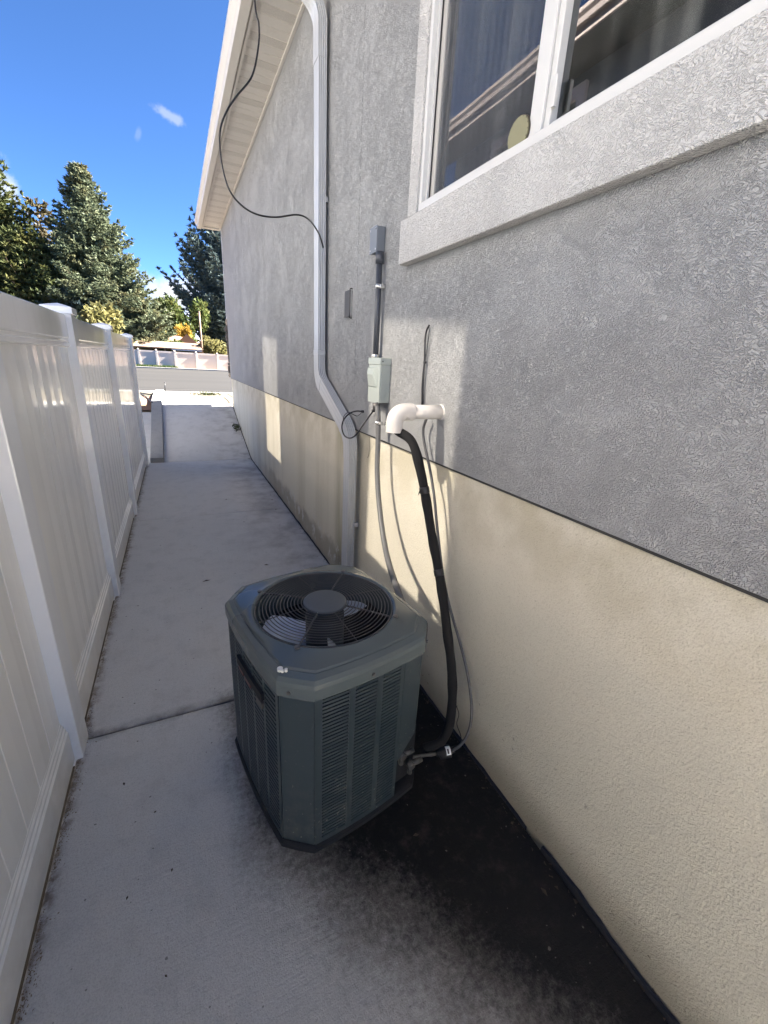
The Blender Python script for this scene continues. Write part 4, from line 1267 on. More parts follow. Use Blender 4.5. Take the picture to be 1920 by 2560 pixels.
for pp_ in ((1057, 1228), (1104, 1452)):
    i = min(range(len(sp)), key=lambda k: abs(sp[k].z - on_x(pp_, 0.90).z))
    a, b = sp[i], sp[i + 1]; d_ = (b - a).normalized()
    P(MB().tube([a - d_ * 0.014, a - d_ * 0.008, a + d_ * 0.008, a + d_ * 0.014], [0.0205, 0.0215, 0.0215, 0.0205], 14), 'tape', M['cable'], ls)
    if pp_[0] < 1080:
        P(MB().add([a + Vector((-0.020, -0.004, 0.008)), a + Vector((-0.030, -0.008, 0.0)), a + Vector((-0.034, -0.006, -0.022)), a + Vector((-0.026, -0.004, -0.012))], [(0, 1, 2, 3)]), 'tape_tail', M['brown_plate'], ls)

# thin liquid line with its drier
qpx = [((1066, 1046), 0.985), ((1058, 1075), 0.985), ((1061, 1110), 0.985), ((1075, 1175), 0.985), ((1086, 1245), 0.98), ((1094, 1330), 0.98), ((1108, 1440), 0.98), ((1125, 1520), 0.985), ((1148, 1600), 0.99), ((1168, 1680), 0.99), ((1178, 1750), 0.985), ((1178, 1800), 0.975), ((1168, 1838), 0.955), ((1150, 1864), 0.925), ((1132, 1876), 0.90)]
qp = [on_x(p, X) for p, X in qpx]
ll = thing('liquid_line', 'thin dark refrigerant tube looping down beside the thick black line to a small filter drier', 'refrigerant line', tuple(qp[-1]))
P(MB().tube(smooth_path(qp, 6), 0.0062, 10), 'tube', M['copper'], ll)
a = on_z((1135, 1875), 0.085); b = on_z((1090, 1884), 0.085); e = on_z((1015, 1895), 0.105)
dirv = (b - a).normalized()
P(MB().tube([qp[-1], a], 0.0065, 10), 'tube', M['copper'], ll)
dr = P(MB().tube([a - dirv * 0.002, a + dirv * 0.014, a + dirv * 0.020, b - dirv * 0.020, b - dirv * 0.012, b], [0.011, 0.013, 0.026, 0.026, 0.013, 0.011], 20), 'filter_drier', M['base_pan'], ll)
am = a.lerp(b, 0.42); sidev = dirv.cross(Vector((0, 0, 1))).normalized()
mb = MB(); vs = []
for w in np.linspace(-0.1, 1.25, 8):
    for s_ in (-0.010, 0.010):
        vs.append(am + dirv * s_ + (Vector((0, 0, 1)) * math.cos(w) - (sidev if sidev.y > 0 else -sidev) * math.sin(w) * 1.0) * 0.0268)
mb.add(vs, [(2 * i, 2 * i + 1, 2 * i + 3, 2 * i + 2) for i in range(7)], True)
P(mb, 'sticker', M['white_label'], dr)
mb = MB(); vs = []
for w in np.linspace(0.35, 1.05, 6):
    for s_ in (-0.002, 0.006):
        vs.append(am + dirv * s_ + (Vector((0, 0, 1)) * math.cos(w) - (sidev if sidev.y > 0 else -sidev) * math.sin(w)) * 0.0273)
mb.add(vs, [(2 * i, 2 * i + 1, 2 * i + 3, 2 * i + 2) for i in range(5)], True)
P(mb, 'print', M['label_ink'], dr)
P(MB().tube([b, b.lerp(e, 0.15), b.lerp(e, 0.3), b.lerp(e, 0.8), e], [0.0065, 0.0085, 0.0065, 0.0065, 0.009], 10), 'tube', M['dull_metal'], ll)
# little wire tail by the drier
wp = [on_x(p, 0.955) for p in ((1138, 1757), (1147, 1785), (1142, 1810), (1152, 1840), (1150, 1860))] + [on_z((1125, 1868), 0.09)]
P(MB().tube(smooth_path(wp, 5), 0.0018, 6), 'wire', M['cable'], ll)

# thermostat cable looped on the wall above the pipe
tc = thing('thermostat_cable', 'thin black cable folded back on itself on the wall above the white pipe', 'cable', (WS, 1.75, 1.45))
kp = [on_x(p, 1.008) for p in ((1055, 1012), (1056, 960), (1061, 905), (1062, 870), (1063, 845), (1067, 825), (1073, 813))]
P(MB().tube(smooth_path(kp, 6), 0.0042, 8), 'strand', M['cable'], tc)
kp2 = [on_x(p, 1.010) for p in ((1073, 813), (1072, 840), (1067, 875), (1063, 905), (1059, 960), (1058, 1012))]
P(MB().tube(smooth_path(kp2, 6), 0.0022, 6), 'strand', M['cable'], tc)
kq = on_x((1062, 906), 1.006)
P(MB().tube([kq + Vector((0, 0, 0.005)), kq - Vector((0, 0, 0.005))], 0.0075, 8), 'tie', M['cable'], tc)

# black cable drooping from the eaves and tucked behind the downspout
hp = [on_y(p, 3.18) for p in ((630, -60), (637, 0), (647, 60), (646, 115), (630, 190), (592, 240), (566, 280), (550, 330), (553, 400), (571, 470), (602, 512), (642, 536), (690, 543), (740, 537), (768, 546))]
hp += [on_y((790, 572), 3.12), on_y((803, 600), 3.10)]
for pxx in ((810.5, 640), (813.0, 720), (813.0, 800), (812.0, 880)):
    hp.append(on_x(pxx, 1.004))
hp[0] = Vector((0.60, 3.24, 3.96))
hp.insert(0, Vector((0.70, 3.32, 4.02)))
hc = thing('drooping_cable', 'long black cable drooping from the roof edge across the eaves to the downspout', 'cable', (0.98, 3.2, 1.7))
P(MB().tube(smooth_path(hp, 9), 0.0052, 10), 'strand', M['cable'], hc)
# coil hanging at the lower elbow
lpz = [((906, 1029), 0.99), ((890, 1028), 0.96), ((872, 1035), 0.935), ((858, 1052), 0.930), ((855, 1072), 0.930), ((862, 1090), 0.930), ((877, 1095), 0.932), ((893, 1084), 0.94), ((905, 1066), 0.96), ((920, 1045), 0.99), ((932, 1029), 1.005), ((938, 1024), 1.010)]
co = thing('cable_loop', 'loop of black cable hung round the lower bend of the white downspout', 'cable', (0.95, 2.6, 1.2))
P(MB().tube(smooth_path([on_x(p, X) for p, X in lpz], 7), 0.0046, 9), 'strand', M['cable'], co)
thin = [((902, 1034), 1.0), ((893, 1040), 0.99), ((884, 1037), 0.96), ((872, 1031), 0.94), ((860, 1040), 0.935), ((857, 1060), 0.935)]
P(MB().tube(smooth_path([on_x(p, X) for p, X in thin], 6), 0.0024, 7), 'strand', M['cable'], co)
for pxx in ((906, 1029), (933, 1027)):
    k_ = on_x(pxx, 1.002)
    P(MB().tube([k_ + Vector((-0.006, 0.006, 0)), k_ + Vector((0.006, -0.006, 0))], 0.0075, 8), 'plug', M['cable'], co)
# hair-thin wire stain below the seam
th_ = [((924, 1092), 1.031), ((924, 1120), 1.030), ((921, 1140), 1.030), ((918, 1144), 1.031)]
P(MB().tube(smooth_path([on_x(p, X) for p, X in th_], 4), 0.0011, 5), 'wire', M['brown_plate'], co)

# ================================================================== AIR CONDITIONER
ACX, ACY, TH = 0.430, 1.338, math.radians(10.7)
A_, B_, CH = 0.298, 0.336, 0.083
ac = thing('air_conditioner', 'dark green grey outdoor air conditioner unit with round fan grille on top', 'air conditioner', (ACX, ACY, 0), TH)
def octa(a, b, c, bulge=0.012, nside=9):
    """outline, counter-clockwise, starting at front-left chamfer end"""
    cs = [(-a, -b + c), (-a + c, -b), (a - c, -b), (a, -b + c), (a, b - c), (a - c, b), (-a + c, b), (-a, b - c)]
    pts = []
    for i in range(8):
        p, q_ = Vector(cs[i]), Vector(cs[(i + 1) % 8])
        long_side = (i % 2 == 1)
        nrm = Vector(((q_ - p).y, -(q_ - p).x)).normalized()
        n = nside if long_side else 3
        for k in range(n):
            t = k / n
            s_ = p.lerp(q_, t) + nrm * ((bulge if long_side else 0.002) * 4 * t * (1 - t))
            pts.append((s_.x, s_.y))
    return pts
Q = lambda mb, n, mat, par=ac: mb.build(n, mat, par)
base = octa(A_, B_, CH)
def ringz(o, s, z): return [(x * s, y * s, z) for x, y in o]
mb = MB().loops([ringz(base, 1.012, -0.002), ringz(base, 1.012, 0.016), ringz(base, 0.985, 0.021), ringz(base, 0.95, 0.022)], False, close_end=True)
Q(mb, 'base_pan', M['base_pan'])
# inner dark core
core = octa(A_ - 0.034, B_ - 0.034, CH - 0.01, 0.008)
mb = MB().loops([ringz(core, 1, 0.037), ringz(core, 1, 0.64)], False)
mb.loops([ringz(core, 0.9, 0.06), ringz(core, 0.9, 0.64)], False)
mb.add([(x * 0.9, y * 0.9, 0.06) for x, y in core], [tuple(range(len(core)))])
Q(mb, 'coil', M['ac_dark'])
# panels: follow the bulged outline between u0..u1 on a side
def side_pt(side, t, inset, z):
    a, b, c, bg = A_ - 0.005 - inset, B_ - 0.005 - inset, CH - inset * 0.4, 0.012
    o = bg * (1 - (2 * t - 1) ** 2)
    if side == 'front': return (-a + c + (2 * a - 2 * c) * t, -b - o, z)
    if side == 'right': return (a + o, -b + c + (2 * b - 2 * c) * t, z)
    if side == 'back': return (a - c - (2 * a - 2 * c) * t, b + o, z)
    return (-a - o, b - c - (2 * b - 2 * c) * t, z)
def panel(side, t0, t1, z0, z1, th_=0.010, n=8, out=0.0):
    mb = MB(); vs = []
    for i in range(n + 1):
        t = t0 + (t1 - t0) * i / n
        for ins, z in ((-out, z0), (-out, z1), (th_, z1), (th_, z0)): vs.append(side_pt(side, t, ins, z))
    fs = []
    for i in range(n):
        for k in range(4): fs.append((4 * i + k, 4 * i + 4 + k, 4 * i + 4 + (k + 1) % 4, 4 * i + (k + 1) % 4))
    fs += [(3, 2, 1, 0), (4 * n, 4 * n + 1, 4 * n + 2, 4 * n + 3)]
    return mb.add(vs, fs)
ZB, ZP = 0.024, 0.660
def corner_post(i, z0, z1):
    a, b, c = A_ - 0.005, B_ - 0.005, CH
    cs = [(-a, -b + c), (-a + c, -b), (a - c, -b), (a, -b + c), (a, b - c), (a - c, b), (-a + c, b), (-a, b - c)]
    p, q_ = Vector(cs[2 * i]), Vector(cs[2 * i + 1])
    e = (q_ - p).normalized(); nrm = Vector((e.y, -e.x))
    lip = 0.004
    pl = [p - e * 0.0 , q_ + e * 0.0]
    prof = []
    inner = [q_ - nrm * 0.012, p - nrm * 0.012]
    out = [p + e * lip, p + e * 0.002 - nrm * 0.003] [::-1] + [q_ - e * lip, q_ - e * 0.002 - nrm * 0.003]
    ring = [out[0], out[1], out[2], out[3]] + inner
    return MB().loops([[(v.x, v.y, z0) for v in ring], [(v.x, v.y, z1) for v in ring]], False, True, True)
for i in range(4):
    Q(corner_post(i, ZB if i != 1 else 0.285, ZP), 'corner_panel', M['ac'])
# a slat: hooded louvre, slightly bowed plate
def slat_mesh(w, nm):
    mb = MB()
    mb.add([(-w / 2, 0.004, 0.0), (w / 2, 0.004, 0.0), (w / 2, -0.0040, -0.0012), (-w / 2, -0.0040, -0.0012),
            (-w / 2, -0.0046, -0.0094), (w / 2, -0.0046, -0.0094), (w / 2, -0.001, -0.0101), (-w / 2, -0.001, -0.0101)],
           [(0, 3, 2, 1), (3, 4, 5, 2), (4, 7, 6, 5), (7, 0, 1, 6), (0, 7, 4, 3), (1, 2, 5, 6)])
    return mb.mesh(nm, M['ac_slat'])
def louvre_side(side, cols, plain, z0, z1, rows):
    first = True
    # frame bars between the columns
    edges = [0.0] + [e_ for c_ in cols for e_ in c_] + [plain[0]]
    root = None
    bars = list(zip(edges[0::2], edges[1::2]))
    mb = MB()
    for (a, b) in bars:
        pb = panel(side, a, b, z0, z1)
        mb.add(pb.v, pb.f)
    for (a, b) in cols:
        for (za, zb_) in ((z0, z0 + 0.018), (z1 - 0.014, z1)):
            pb = panel(side, a + 0.0004, b - 0.0004, za, zb_)
            mb.add(pb.v, pb.f)
    bk = panel(side, 0.02, max(plain[0] - 0.01, cols[-1][1]), z0 + 0.002, z1 - 0.002, 0.0125, 8, -0.0105)
    root = Q(mb, 'louvre_panel', M['ac'])
    Q(bk, 'backing', M['ac'], root)
    for (a, b) in cols:
        p, q_ = Vector(side_pt(side, a, 0, 0)), Vector(side_pt(side, b, 0, 0))
        w = (q_ - p).length; e = (q_ - p).normalized()
        ang = math.atan2(e.y, e.x)
        me = slat_mesh(w - 0.0008, 'slat')
        for k in range(rows):
            z = z0 + 0.024 + (z1 - z0 - 0.042) * k / (rows - 1)
            o = bpy.data.objects.new('slat', me); COL.objects.link(o); o.parent = root
            mid = (p + q_) / 2; nrm = Vector((e.y, -e.x, 0))
            o.location = (mid.x - nrm.x * 0.004, mid.y - nrm.y * 0.004, z)
            o.rotation_euler = (0, 0, ang)
    return root
fcols = [(0.055, 0.275), (0.325, 0.53), (0.58, 0.765)]
louvre_side('front', fcols, (0.80, 1.0), ZB, ZP, 43)
lcols = [(0.035, 0.205), (0.235, 0.40), (0.43, 0.59), (0.62, 0.78), (0.81, 0.965)]
louvre_side('left', lcols, (1.0, 1.0), ZB, ZP, 33)
Q(panel('front', 0.806, 1.0, 0.285, ZP), 'service_panel', M['ac'])
Q(panel('right', 0.0, 1.0, 0.285, ZP), 'side_panel', M['ac'])
Q(panel('right', 0.30, 1.0, ZB, 0.284), 'side_panel', M['ac'])
Q(panel('back', 0.0, 1.0, ZB, ZP), 'back_panel', M['ac'])
# slanted foot of the service panel
p0 = side_pt('front', 0.806, 0, 0.0); p1 = side_pt('front', 1.0, 0, 0.0)
mb = MB(); th_ = 0.010
tri = [(p0[0], p0[1], 0.284), (p1[0], p1[1], 0.284), (p0[0], p0[1], 0.20)]
mb.add(tri + [(x, y + th_, z) for x, y, z in tri], [(0, 2, 1), (3, 4, 5), (0, 1, 4, 3), (1, 2, 5, 4), (2, 0, 3, 5)])
Q(mb, 'service_panel_foot', M['ac'])
# valve recess
mb = MB()
q0 = side_pt('front', 0.80, 0.028, 0); q1 = side_pt('right', 0.30, 0.028, 0)
mb.add([(q0[0], q0[1], 0.037), (q1[0] - 0.03, q0[1] + 0.01, 0.037), (q1[0], q1[1], 0.037), (q0[0], q0[1], 0.283), (q1[0] - 0.03, q0[1] + 0.01, 0.283), (q1[0], q1[1], 0.283)], [(0, 1, 4, 3), (1, 2, 5, 4)])
Q(mb, 'valve_plate', M['base_pan'])
for k, (xx, zz) in enumerate(((0.155, 0.205), (0.205, 0.125))):
    v = MB().cyl((xx, 0, zz), 0.015, -0.31, -0.345, 6, axis='y')
    v.tube([(xx, -0.328, zz), (xx + 0.03, -0.335, zz), (xx + 0.052, -0.335, zz)], 0.0105, 10)
    v.tube([(xx, -0.328, zz - 0.012), (xx, -0.33, zz - 0.045)], 0.010, 8)
    Q(v, 'service_valve', M['dull_metal'])
# white spec sticker on the right edge
# ---- top cover
oc = octa(A_, B_, CH, 0.014, 15)
NO = len(oc)
def blend(o, r, t):
    out = []
    for x, y in o:
        d = math.hypot(x, y); out.append((x * (1 - t) + x / d * r * t, y * (1 - t) + y / d * r * t))
    return out
def z_(pts, z): return [(x, y, z) for x, y in pts]
OR = 0.256
sc = lambda k: [(x * k, y * k) for x, y in oc]
rings = [z_(sc(0.955), 0.651), z_(sc(1.0), 0.651), z_(sc(1.003), 0.658), z_(sc(1.003), 0.692), z_(sc(0.993), 0.704), z_(sc(0.968), 0.715), z_(sc(0.915), 0.7225), z_(sc(0.900), 0.7215), z_(sc(0.885), 0.7265),
         z_(blend(sc(0.885), OR + 0.03, 0.45), 0.7305), z_(blend(sc(0.885), OR + 0.028, 0.92), 0.7335), z_(blend(oc, OR + 0.022, 1), 0.7375), z_(blend(oc, OR + 0.012, 1), 0.7400), z_(blend(oc, OR + 0.003, 1), 0.7380), z_(blend(oc, OR, 1), 0.731), z_(blend(oc, OR, 1), 0.60)]
mb = MB()
# crisp outer corner, smooth inner dish
mb.loops(rings[:4], False); mb.loops(rings[3:9], False); mb.loops(rings[8:13], True); mb.loops(rings[12:], True)
topc = Q(mb, 'top_cover', M['ac_top'])
for k, i in enumerate((1, 3 + 15 // 2, 19, 28)):
    x, y = oc[i]; mb = MB()
    d = math.hypot(x, y); ux, uy = x / d, y / d
    mb.tube([(x * 1.0, y * 1.0, 0.672), (x * 1.0 + ux * 0.006, y * 1.0 + uy * 0.006, 0.672)], 0.006, 8)
    Q(mb, 'screw', M['dull_metal'], topc)
# bird lime spots
lime = MB()
for (px_, r_) in (((700, 1671), 0.011), ((715, 1673), 0.006), ((706, 1675), 0.005)):
    w_ = on_z(px_, 0.730); lo = WM[ac.name].inverted() @ w_
    lime.cyl((lo.x, lo.y, 0), r_ * 0.8, 0.7220, 0.7312, 9)
Q(lime, 'paint_chip', M['paint_chip'], topc)
# ---- grille
mb = MB().tube([(OR * 0.992 * math.cos(w), OR * 0.992 * math.sin(w), 0.7365) for w in np.linspace(0, 2 * math.pi, 97)], 0.0026, 6, cap=False)
gr = Q(mb, 'grille', M['wire'])
def gzr(r): return 0.735 + 0.015 * (1 - (r / OR) ** 2)
radii = np.linspace(0.088, 0.240, 13)
for r in radii:
    Q(MB().tube([(r * math.cos(w), r * math.sin(w), gzr(r) + 0.003) for w in np.linspace(0, 2 * math.pi, 81)], 0.0017, 6, cap=False), 'grille_ring', M['wire'], gr)
clip_ang = [math.radians(-38.9 - 10.7), math.radians(-126.3 - 10.7), math.radians(140.8 - 10.7), math.radians(55.6 - 10.7)]
for w in clip_ang:
    d = Vector((math.cos(w), math.sin(w), 0))
    Q(MB().tube([d * r + Vector((0, 0, gzr(r))) for r in (0.07, 0.12, 0.18, 0.235, 0.268)], 0.0034, 8).cyl((d.x * 0.272, d.y * 0.272, 0), 0.009, 0.7385, 0.7450, 10), 'grille_spoke', M['wire'], gr)
for k in range(4):
    a0, a1 = sorted(clip_ang)[k], (sorted(clip_ang) + [sorted(clip_ang)[0] + 2 * math.pi])[k + 1]
    w = (a0 + a1) / 2
    d = Vector((math.cos(w), math.sin(w), 0))
    Q(MB().tube([d * r + Vector((0, 0, gzr(r) - 0.001)) for r in (0.07, 0.12, 0.18, 0.235, 0.252)], 0.0018, 6), 'grille_spoke', M['wire'], gr)
ringp = lambda r, z: [(r * math.cos(2 * math.pi * k / 40), r * math.sin(2 * math.pi * k / 40), z) for k in range(40)]
Q(MB().loops([ringp(0.078, 0.738), ringp(0.0825, 0.745), ringp(0.0825, 0.750), ringp(0.080, 0.7535), ringp(0.074, 0.7545)], True, close_end=True, close_start=True), 'hub_cap', M['hub'])
# ---- fan
fan = Q(MB().cyl((0, 0, 0), 0.073, 0.56, 0.705, 32).cyl((0, 0, 0), 0.055, 0.50, 0.56, 24), 'fan', M['motor'])
def blade(ang):
    mb = MB(); nr, na = 9, 9; vs = []
    for i in range(nr):
        r = 0.070 + (0.238 - 0.070) * i / (nr - 1)
        half = 0.34 + 0.30 * (i / (nr - 1))
        sweep = 0.30 * (i / (nr - 1)) ** 1.6
        for k in range(na):
            t = k / (na - 1)
            w = ang + sweep + (t - 0.5) * 2 * half
            edge = 1 - 0.06 * (2 * t - 1) ** 4 * (i / (nr - 1))
            vs.append((r * edge * math.cos(w), r * edge * math.sin(w), 0.600 + (0.5 - t) * 0.085 + 0.012 * math.sin(t * math.pi)))
    fs = [(i * na + k, (i + 1) * na + k, (i + 1) * na + k + 1, i * na + k + 1) for i in range(nr - 1) for k in range(na - 1)]
    n = len(vs)
    vs += [(x, y, z - 0.0015) for x, y, z in vs]
    fs += [(n + d, n + c, n + b, n + a) for a, b, c, d in fs]
    return mb.add(vs, fs, True)
for k in range(3):
    Q(blade(math.radians(160 - 10.7 + 120 * k)), 'blade', M['blade'], fan)
# badge on the left side: dark bar, red marks
mb = MB(); 
bar = panel('left', 0.34, 0.80, 0.555, 0.585, 0.0, 8, 0.012)
Q(bar, 'badge', M['base_pan'])
for t0, t1 in ((0.36, 0.46), (0.49, 0.60)):
    Q(panel('left', t0, t1, 0.532, 0.552, -0.006, 3, 0.0095), 'badge_mark', M['badge_red'])
Q(panel('left', 0.72, 0.81, 0.528, 0.552, -0.004, 3, 0.013), 'badge_end', M['dull_metal'])
Q(MB().box(A_ - 0.006, A_ - 0.0045, -0.19, -0.08, 0.44, 0.60), 'rating_plate', M['white_label'])

# ================================================================== VINYL FENCE
FXP = -0.494      # path face of the posts
fence = thing('vinyl_fence', 'white vinyl privacy fence along the left side of the path', 'fence', (FXP, 2.5, 0))
PW = 0.127
pys = [-10.2, -8.45, -6.7, -4.95, -3.2, -1.45, 0.30, 1.755, 3.140, 4.880, 7.195]
def gprof(y): return gz(y)
for y in pys:
    top_z = 1.795
    po = P(MB().box(FXP - PW, FXP, y - PW / 2, y + PW / 2, -0.12, top_z, 0.005), 'post', M['vinyl_post'], fence)
    mb = MB(); h = PW / 2 + 0.009; xc = FXP - PW / 2
    ring = lambda hh, z: [(xc - hh, y - hh, z), (xc + hh, y - hh, z), (xc + hh, y + hh, z), (xc - hh, y + hh, z)]
    mb.loops([ring(h - 0.003, top_z - 0.016), ring(h, top_z - 0.014), ring(h, top_z + 0.018), ring(h - 0.006, top_z + 0.022), ring(0.002, top_z + 0.040)], False, True, True)
    P(mb, 'post_cap', M['vinyl_post'], po)
XR = FXP - 0.028      # rail face
XBd = FXP - 0.046     # board face
random.seed(11)
for ya, yb in zip(pys, pys[1:]):
    y0, y1 = ya + PW / 2 + 0.001, yb - PW / 2 - 0.001
    # top rail: deep flat face, quirk and lower lip
    prof = [(-0.050, 1.775), (-0.003, 1.775), (0.0, 1.772), (0.0, 1.655), (-0.003, 1.650), (-0.006, 1.648), (-0.006, 1.634), (-0.002, 1.630), (-0.002, 1.612), (-0.010, 1.606), (-0.050, 1.606)]
    P(MB().sweep(prof, [((XR, yy_, 0), (1, 0, 0), (0, 0, 1)) for yy_ in (y0, y1)]), 'top_rail', M['vinyl'], fence)
    prof = [(-0.050, 0.008), (0.0, 0.008), (0.0, 0.150), (-0.006, 0.156), (-0.006, 0.168), (-0.011, 0.173), (-0.011, 0.185), (-0.016, 0.190), (-0.016, 0.198), (-0.024, 0.206), (-0.050, 0.206)]
    P(MB().sweep(prof, [((XR, yy_, 0), (1, 0, 0), (0, 0, 1)) for yy_ in (y0, y1)]), 'bottom_rail', M['vinyl'], fence)
    n = max(4, round((y1 - y0) / 0.152)); w = (y1 - y0) / n
    for k in range(n):
        a, b = y0 + k * w, y0 + (k + 1) * w
        e = 0.0045; tl = random.uniform(-0.0012, 0.0012); bo = random.uniform(0.0006, 0.0018)
        prof = [(a + 0.0006, -0.011), (a + 0.0006, -0.0075), (a + e, tl), (a + w * 0.5, bo), (b - e, -tl), (b - 0.0006, -0.0075), (b - 0.0006, -0.011)]
        P(MB().sweep([(p_[1], p_[0]) for p_ in prof], [((XBd, 0, z), (1, 0, 0), (0, 1, 0)) for z in (0.20, 1.62)]), 'board', M['vinyl'], fence)

# earth and litter along the fence foot
random.seed(5)
mb = MB()
for k in range(5200):
    y = random.uniform(0.4, 7.2) if k % 3 else 0.4 + 6.8 * random.random() ** 2
    d = abs(random.gauss(0, 0.009)) if k % 4 else abs(random.gauss(0, 0.022))
    if math.sin(y * 5.1) + math.sin(y * 13.7 + 1) < random.uniform(-2.2, 1.0): continue
    x = FXP - 0.018 + d
    s = random.uniform(0.0008, 0.0030); z = random.uniform(0, 0.003)
    a = [(x + random.uniform(-s, s) * 1.4, y + random.uniform(-s, s) * 1.8, z + random.uniform(0.2, 1) * s) for _ in range(4)]
    mb.add(a, [(0, 1, 2), (0, 2, 3), (0, 3, 1), (1, 3, 2)])
o = mb.build('fence_foot_litter', M['debris']); o['kind'] = 'stuff'; o['label'] = 'brown earth and litter washed along the foot of the white fence'
mb = MB()
for k in range(900):
    y = random.uniform(0.1, 9.4); x = 1.022 - abs(random.gauss(0, 0.02))
    s = random.uniform(0.0015, 0.006); z = gz(y)
    a = [(x + random.uniform(-s, s) * 1.4, y + random.uniform(-s, s) * 1.8, z + random.uniform(0.2, 1) * s) for _ in range(4)]
    mb.add(a, [(0, 1, 2), (0, 2, 3), (0, 3, 1), (1, 3, 2)])
o = mb.build('wall_foot_grit', M['leaf_litter']); o['kind'] = 'stuff'; o['label'] = 'dark grit gathered along the foot of the beige wall'
# scattered fallen leaves on the path
leafpts = [((666, 1413), 0.022), ((516, 1453), 0.03), ((734, 1238), 0.016), ((610, 1305), 0.01), ((680, 1250), 0.018), ((565, 1249), 0.016), ((676, 1238), 0.016), ((690, 1274), 0.014), ((670, 1207), 0.018), ((621, 1131), 0.03), ((310, 1960), 0.008), ((388, 2030), 0.006), ((430, 2175), 0.006), ((318, 2245), 0.006), ((415, 2440), 0.005), ((345, 1515), 0.008), ((1040, 2088), 0.012), ((1360, 2230), 0.014)]
descr = ['largest curled dead leaf on the path just beyond the unit', 'thin dark twig lying on the path left of the unit']
LEAFL = ['', '', 'small dead leaf on the path just past the third slab joint', 'tiny dead leaf on the open middle of the path below the ramp', 'dead leaf scrap on the path nearest the white flaking wall foot', 'dead leaf scrap in the middle of the path left of the wall leaves',
  'dead leaf scrap by the wall just left of another under the flaking paint', 'dead leaf scrap at the wall foot near the far slab joint', 'dead leaf scrap on the path shortly before the ramp', 'dead leaf at the foot of the wall at the lower end of the ramp',
  'dark speck of leaf on the near slab just below the joint by the fence', 'dark leaf speck on the near slab level with the base of the unit', 'dark leaf speck lowest but one on the near slab', 'dark leaf speck left on the near slab close to the fence', 'dark leaf speck at the very bottom of the near slab', 'brown leaf speck on the path between fence and unit top',
  'pale leaf scrap on the black stain beside the unit base', 'leaf scrap on the black stain near the lifted joint board']
random.seed(2)
for i, (p_, s_) in enumerate(leafpts):
    c_ = on_z(p_, 0.004)
    if c_.y > 7.3: c_ = on_x(p_, 0.985); c_.z = gz(c_.y) + 0.004
    mb = MB(); w = random.uniform(0, 3.14)
    e1 = Vector((math.cos(w), math.sin(w), 0)); e2 = Vector((-math.sin(w), math.cos(w), 0))
    if i == 1: e1 = Vector((1, 0.05, 0)); e2 = Vector((-0.05, 1, 0))
    k2 = 0.12 if i == 1 else 0.55
    vs = [c_ - e1 * s_, c_ - e2 * s_ * k2 + Vector((0, 0, s_ * 0.25)), c_ + e1 * s_ + Vector((0, 0, s_ * 0.15)), c_ + e2 * s_ * k2 + Vector((0, 0, s_ * 0.35)), c_ + Vector((0, 0, s_ * 0.05))]
    mb.add(vs, [(0, 1, 4), (1, 2, 4), (2, 3, 4), (3, 0, 4)])
    nm = 'twig' if i == 1 else 'dead_leaf'
    o = mb.build(nm, M['leaf_litter'])
    if i == 0: tag(o, 'larger curled dead leaf on the path just beyond the unit', 'leaf')
    elif i == 1: tag(o, 'thin dark twig lying on the path left of the unit top', 'twig')
    else: tag(o, LEAFL[i], 'leaf', 'dead leaf scraps on the path')

# ================================================================== NEIGHBOUR HOUSE (off to the left, seen in the window)
nb = thing('neighbour_house', 'two storey neighbouring house mirrored in the window glass', 'house', (-3.2, 2, 0))
NX = -3.10
n_wins = [(1.75, 2.95), (5.35, 7.05), (-1.9, -0.7)]
wz0, wz1 = 3.75, 5.05
ysn = [-2.6]
for a, b in sorted(n_wins): ysn += [a, b]
ysn.append(8.3)
mb = MB()
for i, (a, b) in enumerate(zip(ysn, ysn[1:])):
    if i % 2 == 0: mb.box(NX - 0.2, NX, a, b, -0.1, 5.32)
    else:
        mb.box(NX - 0.2, NX, a, b, -0.1, wz0); mb.box(NX - 0.2, NX, a, b, wz1, 5.32)
mb.box(-12, NX - 0.201, 8.1, 8.3, -0.1, 5.32); mb.box(-12, NX - 0.201, -2.6, -2.4, -0.1, 5.32)
P(mb, 'wall', M['n_wall'], nb)
for a, b in n_wins:
    f = MB()
    f.box(NX + 0.001, NX + 0.05, a - 0.12, b + 0.12, wz1, wz1 + 0.14); f.box(NX + 0.001, NX + 0.05, a - 0.12, b + 0.12, wz0 - 0.16, wz0)
    f.box(NX + 0.001, NX + 0.05, a - 0.12, a, wz0, wz1); f.box(NX + 0.001, NX + 0.05, b, b + 0.12, wz0, wz1)
    f.box(NX - 0.06, NX - 0.02, (a + b) / 2 - 0.025, (a + b) / 2 + 0.025, wz0, wz1)
    w_ = P(f, 'window', M['n_trim'], nb)
    P(MB().box(NX - 0.08, NX - 0.075, a, b, wz0, wz1), 'pane', M['glass'], w_)
    P(MB().box(NX - 0.30, NX - 0.29, a - 0.1, b + 0.1, wz0 - 0.1, wz1 + 0.1), 'curtain', M['n_wall'], w_)
P(MB().box(NX + 0.001, NX + 0.03, -2.58, 8.28, 3.20, 3.34), 'band_course', M['n_trim'], nb)
P(MB().box(NX + 0.001, -2.56, -2.9, 8.7, 5.325, 5.345), 'soffit', M['n_soffit'], nb)
P(MB().box(-2.56, -2.535, -2.9, 8.7, 5.30, 5.48), 'fascia', M['n_fascia'], nb)
P(MB().sweep(prof := [(0.0, 0.0), (0.06, 0.0), (0.07, 0.05), (0.1, 0.08), (0.1, 0.12), (0.095, 0.12), (0.0, 0.01)], [((-2.534, yv, 5.38), (1, 0, 0), (0, 0, 1)) for yv in (-2.9, 8.7)]), 'gutter', M['n_fascia'], nb)
mb = MB()
